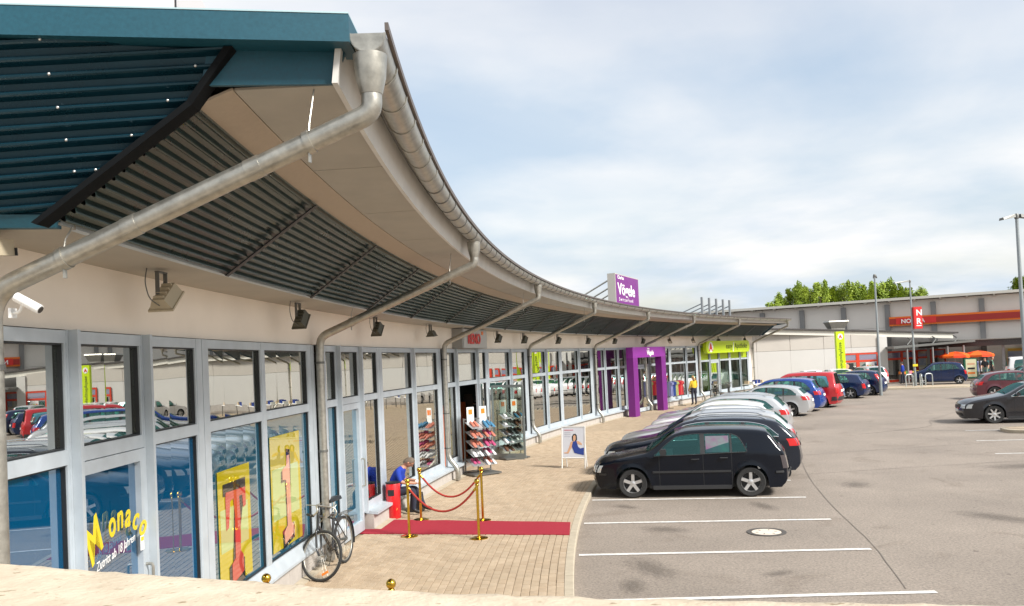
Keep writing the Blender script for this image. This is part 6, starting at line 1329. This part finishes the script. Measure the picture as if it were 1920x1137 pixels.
# ------------------------------------------------------------------ lamp posts, hoops, islands
poleM = mat('lamp_post_grey', (.30, .33, .34), .45, .5, noise=.06, nscale=2)
def lamppost(label, x, y, h, arms, rz=0):
    t = thing('street_lamp', label, 'street lamp', (x, y, 0), rz, 'street lamps in the car park'); m_ = MB(); m_.lathe([(.10, 0), (.10, 1.0), (.075, 1.02), (.05, h)], n=14); m_.build('pole', poleM, t, 40)
    for s__, ln in arms:
        m_ = MB(); a, b = .10*s__, ln*s__; m_.hexa([(a, -.10, h-.06), (b, -.13, h-.14+.0), (b, .13, h-.14), (a, .10, h-.06)] if s__ > 0 else [(b, -.13, h-.14), (a, -.10, h-.06), (a, .10, h-.06), (b, .13, h-.14)], [(a, -.08, h+.05), (b, -.10, h-.06), (b, .10, h-.06), (a, .08, h+.05)] if s__ > 0 else [(b, -.10, h-.06), (a, -.08, h+.05), (a, .08, h+.05), (b, .10, h-.06)]); m_.build('lamp_head', galvdark, t, 30)
    m_ = MB(); m_.lathe([(.07, h-.1), (.08, h+.02), (.05, h+.07)], n=14); m_.build('cap', galvdark, t, 40); return t
lamppost('tall double-headed grey lamp post at the right edge', 17.15, 27.55, 7.25, ((-1, .55), (1, .75)), .1)
lamppost('single-headed lamp post before the red framed windows', 22.35, 50.2, 7.35, ((1, .55),), 1.1)
lamppost('lamp post carrying the red box sign and standing among steel hoops', 28.0, 57.4, 7.45, ((-1, 1.15),), .1)
t = thing('post_sign', 'upright red box sign with white letters fixed to the lamp post', 'sign', (28.32, 57.25, 0)); m_ = MB(); m_.box((0, 0, 4.85), (.56, .22, 1.52)); m_.build('sign_box', redM2, t)
m_ = MB(); m_.box((.02, -.115, 4.86), (.44, .01, 1.40)); m_.build('sign_face', mat('sign_red_bright', (.72, .03, .03), .4), t); text('lettering', 'N', .56, whiteM, (-.15, -.125, 5.02), (1, 0, 0), (0, 0, 1), t, .006, bold=.015); text('lettering', 'R', .56, whiteM, (-.15, -.125, 4.42), (1, 0, 0), (0, 0, 1), t, .006, bold=.015)
m_ = MB(); m_.box((.02, -.125, 4.30), (.36, .006, .06)); m_.build('small_line', whiteM, t)
t = thing('yellow_tag', 'small yellow sign fixed low on the lamp post with the red box', 'sign', (28.0, 57.28, 1.55)); m_ = MB(); m_.box((0, 0, 0), (.34, .02, .16)); m_.build('plate', yellowM, t)
hoopM = mat('galvanised_hoop', (.50, .54, .53), .35, .5); grp = 'steel guard hoops round lamp posts'
def hoop(label, x, y, rz, z0=0, tape=False, w_=.55, h=.95):
    t = thing('guard_hoop', label, 'hoop', (x, y, z0), rz, grp); m_ = MB(); m_.tube(rounded([(-w_/2, 0, 0), (-w_/2, 0, h), (w_/2, 0, h), (w_/2, 0, 0)], .2, 6), .035, 10); m_.build('hoop_tube', hoopM, t, 60)
    if tape:
        m_ = MB(); m_.tube([(-w_/2, 0, .62), (-w_/2, 0, .76)], .038, 10); m_.tube([(w_/2, 0, .62), (w_/2, 0, .76)], .038, 10); m_.tube([(-w_/2+.02, 0, h-.14), (-w_/2+.12, 0, h-.03)], .038, 10); m_.build('tape', mat('hazard_tape', (.60, .42, .01), .5), t)
    return t
hoop('steel hoop left of the lamp post with the red box', 27.2, 56.6, .2); hoop('steel hoop before the lamp post with the red box', 27.9, 56.4, 1.3); hoop('steel hoop right of the lamp post with the red box', 28.7, 56.9, .2)
hoop('steel hoop with yellow hazard tape at the right edge', 17.05, 27.0, .15, .1, True, .5); hoop('steel hoop behind the taped hoop at the right edge', 17.5, 27.6, 1.2, .1, True)
def island(label, cx_, cy_, a, b, rz):
    t = thing('kerb_island', label, 'traffic island', (cx_, cy_, 0), rz, 'kerbed islands round lamp posts'); 
    def oval(k, z): 
        pts = []
        for i in range(28):
            q = 2*math.pi*i/28; c, s__ = math.cos(q), math.sin(q); pts.append((a*k*abs(c)**.6*math.copysign(1, c), b*(1-(1-k)*a/b)*abs(s__)**.6*math.copysign(1, s__), z))
        return pts
    m_ = MB(); A, B, C2 = oval(1, -.02), oval(1, .10), oval(.9, .11); n = 28; m_.add(A+B+C2, [(i, (i+1) % n, n+(i+1) % n, n+i) for i in range(n)]+[(n+i, n+(i+1) % n, 2*n+(i+1) % n, 2*n+i) for i in range(n)]); m_.build('kerb_ring', kerbM, t, 40)
    m_ = MB(); m_.add(oval(.9, .104), [tuple(range(28))]); m_.build('paved_top', paverM[2], t); return t
island('small kerbed island round the lamp post at the right edge', 17.75, 27.55, 1.35, .75, -.2); island('long low kerbed island at the lamp post with the red box', 27.5, 57.0, 4.0, 1.6, -.3)
# ------------------------------------------------------------------ parasols, boards, rails, stalls under the far canopy
def parasol(label, x, y, r_, rz):
    t = thing('parasol', label, 'parasol', (x, y, 0), rz, 'red orange parasols'); m_ = MB(); m_.lathe([(.25, 0), (.25, .08), (.03, .1), (.025, 2.29)], n=12); m_.build('pole', whiteM, t, 40)
    for k in range(8):
        a0, a1 = 2*math.pi*k/8, 2*math.pi*(k+1)/8; vs = [(0, 0, 2.28)]
        for f, z in ((.35, 2.22), (.7, 2.12), (1.0, 1.96)):
            vs += [(r_*f*math.cos(a0), r_*f*math.sin(a0), z), (r_*f*.93*math.cos((a0+a1)/2), r_*f*.93*math.sin((a0+a1)/2), z-.03*f), (r_*f*math.cos(a1), r_*f*math.sin(a1), z)]
        vs += [(x_, y_, z-.16) for x_, y_, z in vs[7:10]]
        m_ = MB(); m_.add(vs, [(0, 1, 2), (0, 2, 3), (1, 4, 5, 2), (2, 5, 6, 3), (4, 7, 8, 5), (5, 8, 9, 6), (7, 10, 11, 8), (8, 11, 12, 9)]); m_.build('canopy_panel', mat('parasol_red', (.80, .055, .005), .6) if k % 2 else mat('parasol_orange', (.85, .13, .01), .6), t)
    return t
parasol('red orange parasol on the left behind the dark blue compact car', 34.9, 64.9, 1.15, .2); parasol('red orange parasol on the right beside the poster board', 36.6, 64.7, 1.15, .5)
t = thing('poster_board', 'upright board with a green edge and pale poster under the parasols', 'sign board', (35.2, 63.4, 0), -.3); m_ = MB(); m_.box((0, 0, .95), (.85, .5, 1.5)); m_.build('case', mat('board_green', (.02, .16, .09), .5), t); m_ = MB(); m_.box((.02, -.256, .98), (.72, .01, 1.35)); m_.build('poster', mat('poster_cream', (.70, .66, .42), .5), t)
for k in range(3): m_ = MB(); m_.box((.02, -.264, .6+.35*k), (.5, .005, .14)); m_.build('poster_patch', [orangeM, inkM, skinP][k], t)
clothes_rail('clothes rail with blue, teal and white garments right of the poster board', (36.2, 63.9, 0), -1.9+math.pi, ['black', 'teal', 'blue', 'white', 'lilac', 'white', 'black', 'black'], 1.9)
t = thing('wall_poster', 'two-part framed advert on the hall wall at the right edge', 'poster'); u0_ = 25.0
m_ = MB(); hbox(m_, 24.6, 28.4, .02, .06, .9, 2.35); m_.build('frame', mat('poster_frame', (.62, .58, .38), .5), t)
for a in (24.75, 26.55): m_ = MB(); hbox(m_, a, a+1.7, .062, .07, 1.0, 2.05); m_.build('print', mat('print_pale_blue', (.50, .52, .58), .5, col2=(.25, .30, .45), nscale=2), t); m_ = MB(); hbox(m_, a, a+1.7, .062, .07, 2.07, 2.28); m_.build('print_strip', mat('print_amber', (.72, .42, .06), .5), t)
for k in range(5): bicycle(['bicycle leftmost in the stand under the far canopy', 'second bicycle in the stand under the far canopy', 'middle bicycle in the stand under the far canopy', 'fourth bicycle in the stand under the far canopy', 'rightmost bicycle in the stand under the far canopy'][k], (38.0+.6*k, 63.6-.35*k, 0), -1.9, group='bicycles in the stand under the far canopy', basket=k % 2 == 0) if k < 5 else None
crate = [mat('crate_%s' % n, c, .6) for n, c in (('orange', (.70, .20, .02)), ('yellow', (.68, .48, .04)), ('green', (.10, .32, .05)), ('brown', (.25, .12, .05)), ('pink', (.6, .2, .25)))]
for k in range(4):
    t = thing('goods_stall', ['goods stall nearest the far white pillar', 'second goods stall from the far white pillar', 'third goods stall under the entrance canopy', 'fourth goods stall under the entrance canopy'][k], 'stall', (30.9+1.35*k, 64.6+.35*k, 0), .15, 'goods stalls under the entrance canopy')
    m_ = MB(); m_.box((0, 0, .68), (1.15, .7, .05)); m_.build('table_top', crate[3], t)
    for x in (-.5, .5): m_ = MB(); m_.box((x, 0, .33), (.05, .6, .65)); m_.build('leg', galvdark, t)
    for j in range(4): m_ = MB(); m_.box((-.42+.28*j, 0, .80), (.25, .55, .18+.05*((j+k) % 3))); m_.build('crate', crate[(j*2+k) % 5], t)
# ------------------------------------------------------------------ trees behind the hall
leafA = mat('poplar_leaf', (.12, .20, .014), .6, col2=(.32, .40, .03), nscale=.8); barkM = mat('bark', (.12, .09, .06), .9)
def tree_mesh(h, r_, n, seed):
    rnd = random.Random(seed); mb = MB(); cl = []
    for k in range(64):
        t_ = rnd.random(); z = h*(.20+.74*t_); rr_ = r_*(1-.55*max(0, t_-.3)/.7)*math.sqrt(rnd.random()); a = rnd.uniform(0, 6.283); cl.append((rr_*math.cos(a), rr_*math.sin(a), z, rnd.uniform(.28, .55)))
    for k in range(7): a = rnd.uniform(0, 6.28); cl.append((.35*r_*math.cos(a), .35*r_*math.sin(a), h*rnd.uniform(.86, 1.0), rnd.uniform(.2, .35)))
    vs = []; fs = []
    for k in range(n):
        cx_, cy_, cz_, cr_ = rnd.choice(cl); d = Vector((rnd.gauss(0, 1), rnd.gauss(0, 1), rnd.gauss(0, 1))).normalized()*cr_*rnd.uniform(.3, 1.15); d.z *= 2.1; c = Vector((cx_, cy_, cz_))+d; s__ = rnd.uniform(.09, .17)
        u_ = Vector((rnd.gauss(0, 1), rnd.gauss(0, 1), rnd.gauss(0, 1))).normalized(); v_ = u_.orthogonal().normalized(); b = len(vs); vs += [c-u_*s__, c+v_*s__*.6, c+u_*s__, c-v_*s__*.6]; fs.append((b, b+1, b+2, b+3))
    me = bpy.data.meshes.new('crown'); me.from_pydata(vs, [], fs); me.materials.append(leafA)
    t2 = MB(); t2.tube([(0, 0, 0), (.05, .03, h*.5), (0, 0, h*.95)], [.25, .16, .03], 8)
    for k in range(9): a = rnd.uniform(0, 6.28); z = h*(.2+.07*k); t2.tube([(0, 0, z), (r_*.5*math.cos(a), r_*.5*math.sin(a), z+h*.16)], [.07, .02], 5)
    tm = bpy.data.meshes.new('trunk'); tm.from_pydata(t2.v, [], t2.f); tm.materials.append(barkM); return me, tm
TM = [tree_mesh(12.0, 1.7, 9500, 11), tree_mesh(12.6, 1.45, 9000, 12), tree_mesh(11.4, 1.9, 10000, 13)]
tp = [(1448, 566, 1), (1466, 552, 1), (1484, 541, .9), (1502, 535, 1), (1519, 541, 1), (1538, 531, 1), (1556, 536, 1), (1574, 541, .9), (1592, 531, 1), (1611, 534, 1), (1628, 538, .9), (1645, 531, 1.1), (1662, 528, 1), (1680, 534, .9), (1697, 541, 1), (1716, 543, 1.1), (1735, 545, .9), (1918, 520, 1.4), (1940, 512, 1.4)]
names = ['shortest poplar at the left end of the row behind the hall', 'second poplar from the left behind the hall', 'third poplar from the left behind the hall', 'fourth poplar from the left behind the hall', 'fifth poplar from the left behind the hall', 'sixth poplar from the left, a tall one behind the hall', 'seventh poplar from the left behind the hall', 'eighth poplar from the left behind the hall', 'ninth poplar from the left, a tall one behind the hall', 'poplar left of the single-headed lamp post, one tree away', 'poplar right beside the single-headed lamp post', 'poplar just right of the single-headed lamp post', 'tallest poplar midway between the two thin lamp posts', 'poplar left of the lamp post with the red box', 'poplar behind the head of the lamp post with the red box', 'second last poplar of the row behind the hall', 'last poplar at the right end of the row behind the hall', 'dark green tree behind the hall at the right edge', 'tree behind the hall just outside the right edge']
for i, ((px, py, sc_), l) in enumerate(zip(tp, names)):
    Yd = 104+(i*37 % 5)*.8; X_t = (px-960)/1540*Yd*1.0; yh = 676-.045*(px-960); top_z = 3.15+(yh-py)/1540*Yd
    t = thing('poplar_tree', l, 'tree', (X_t+(yh-py)/1540*Yd*.045, Yd, 0), i*1.7, 'poplars behind the supermarket hall'); me, tm = TM[i % 3]; h0 = (12.0, 12.6, 11.4)[i % 3]*1.0
    for nm, mm in (('trunk', tm), ('crown', me)): o = bpy.data.objects.new(nm, mm); COL.objects.link(o); o.parent = t
    t.scale = (sc_, sc_, top_z/h0)
# distant ground edge: low hedge mass so that the car park ends in green rather than at the horizon
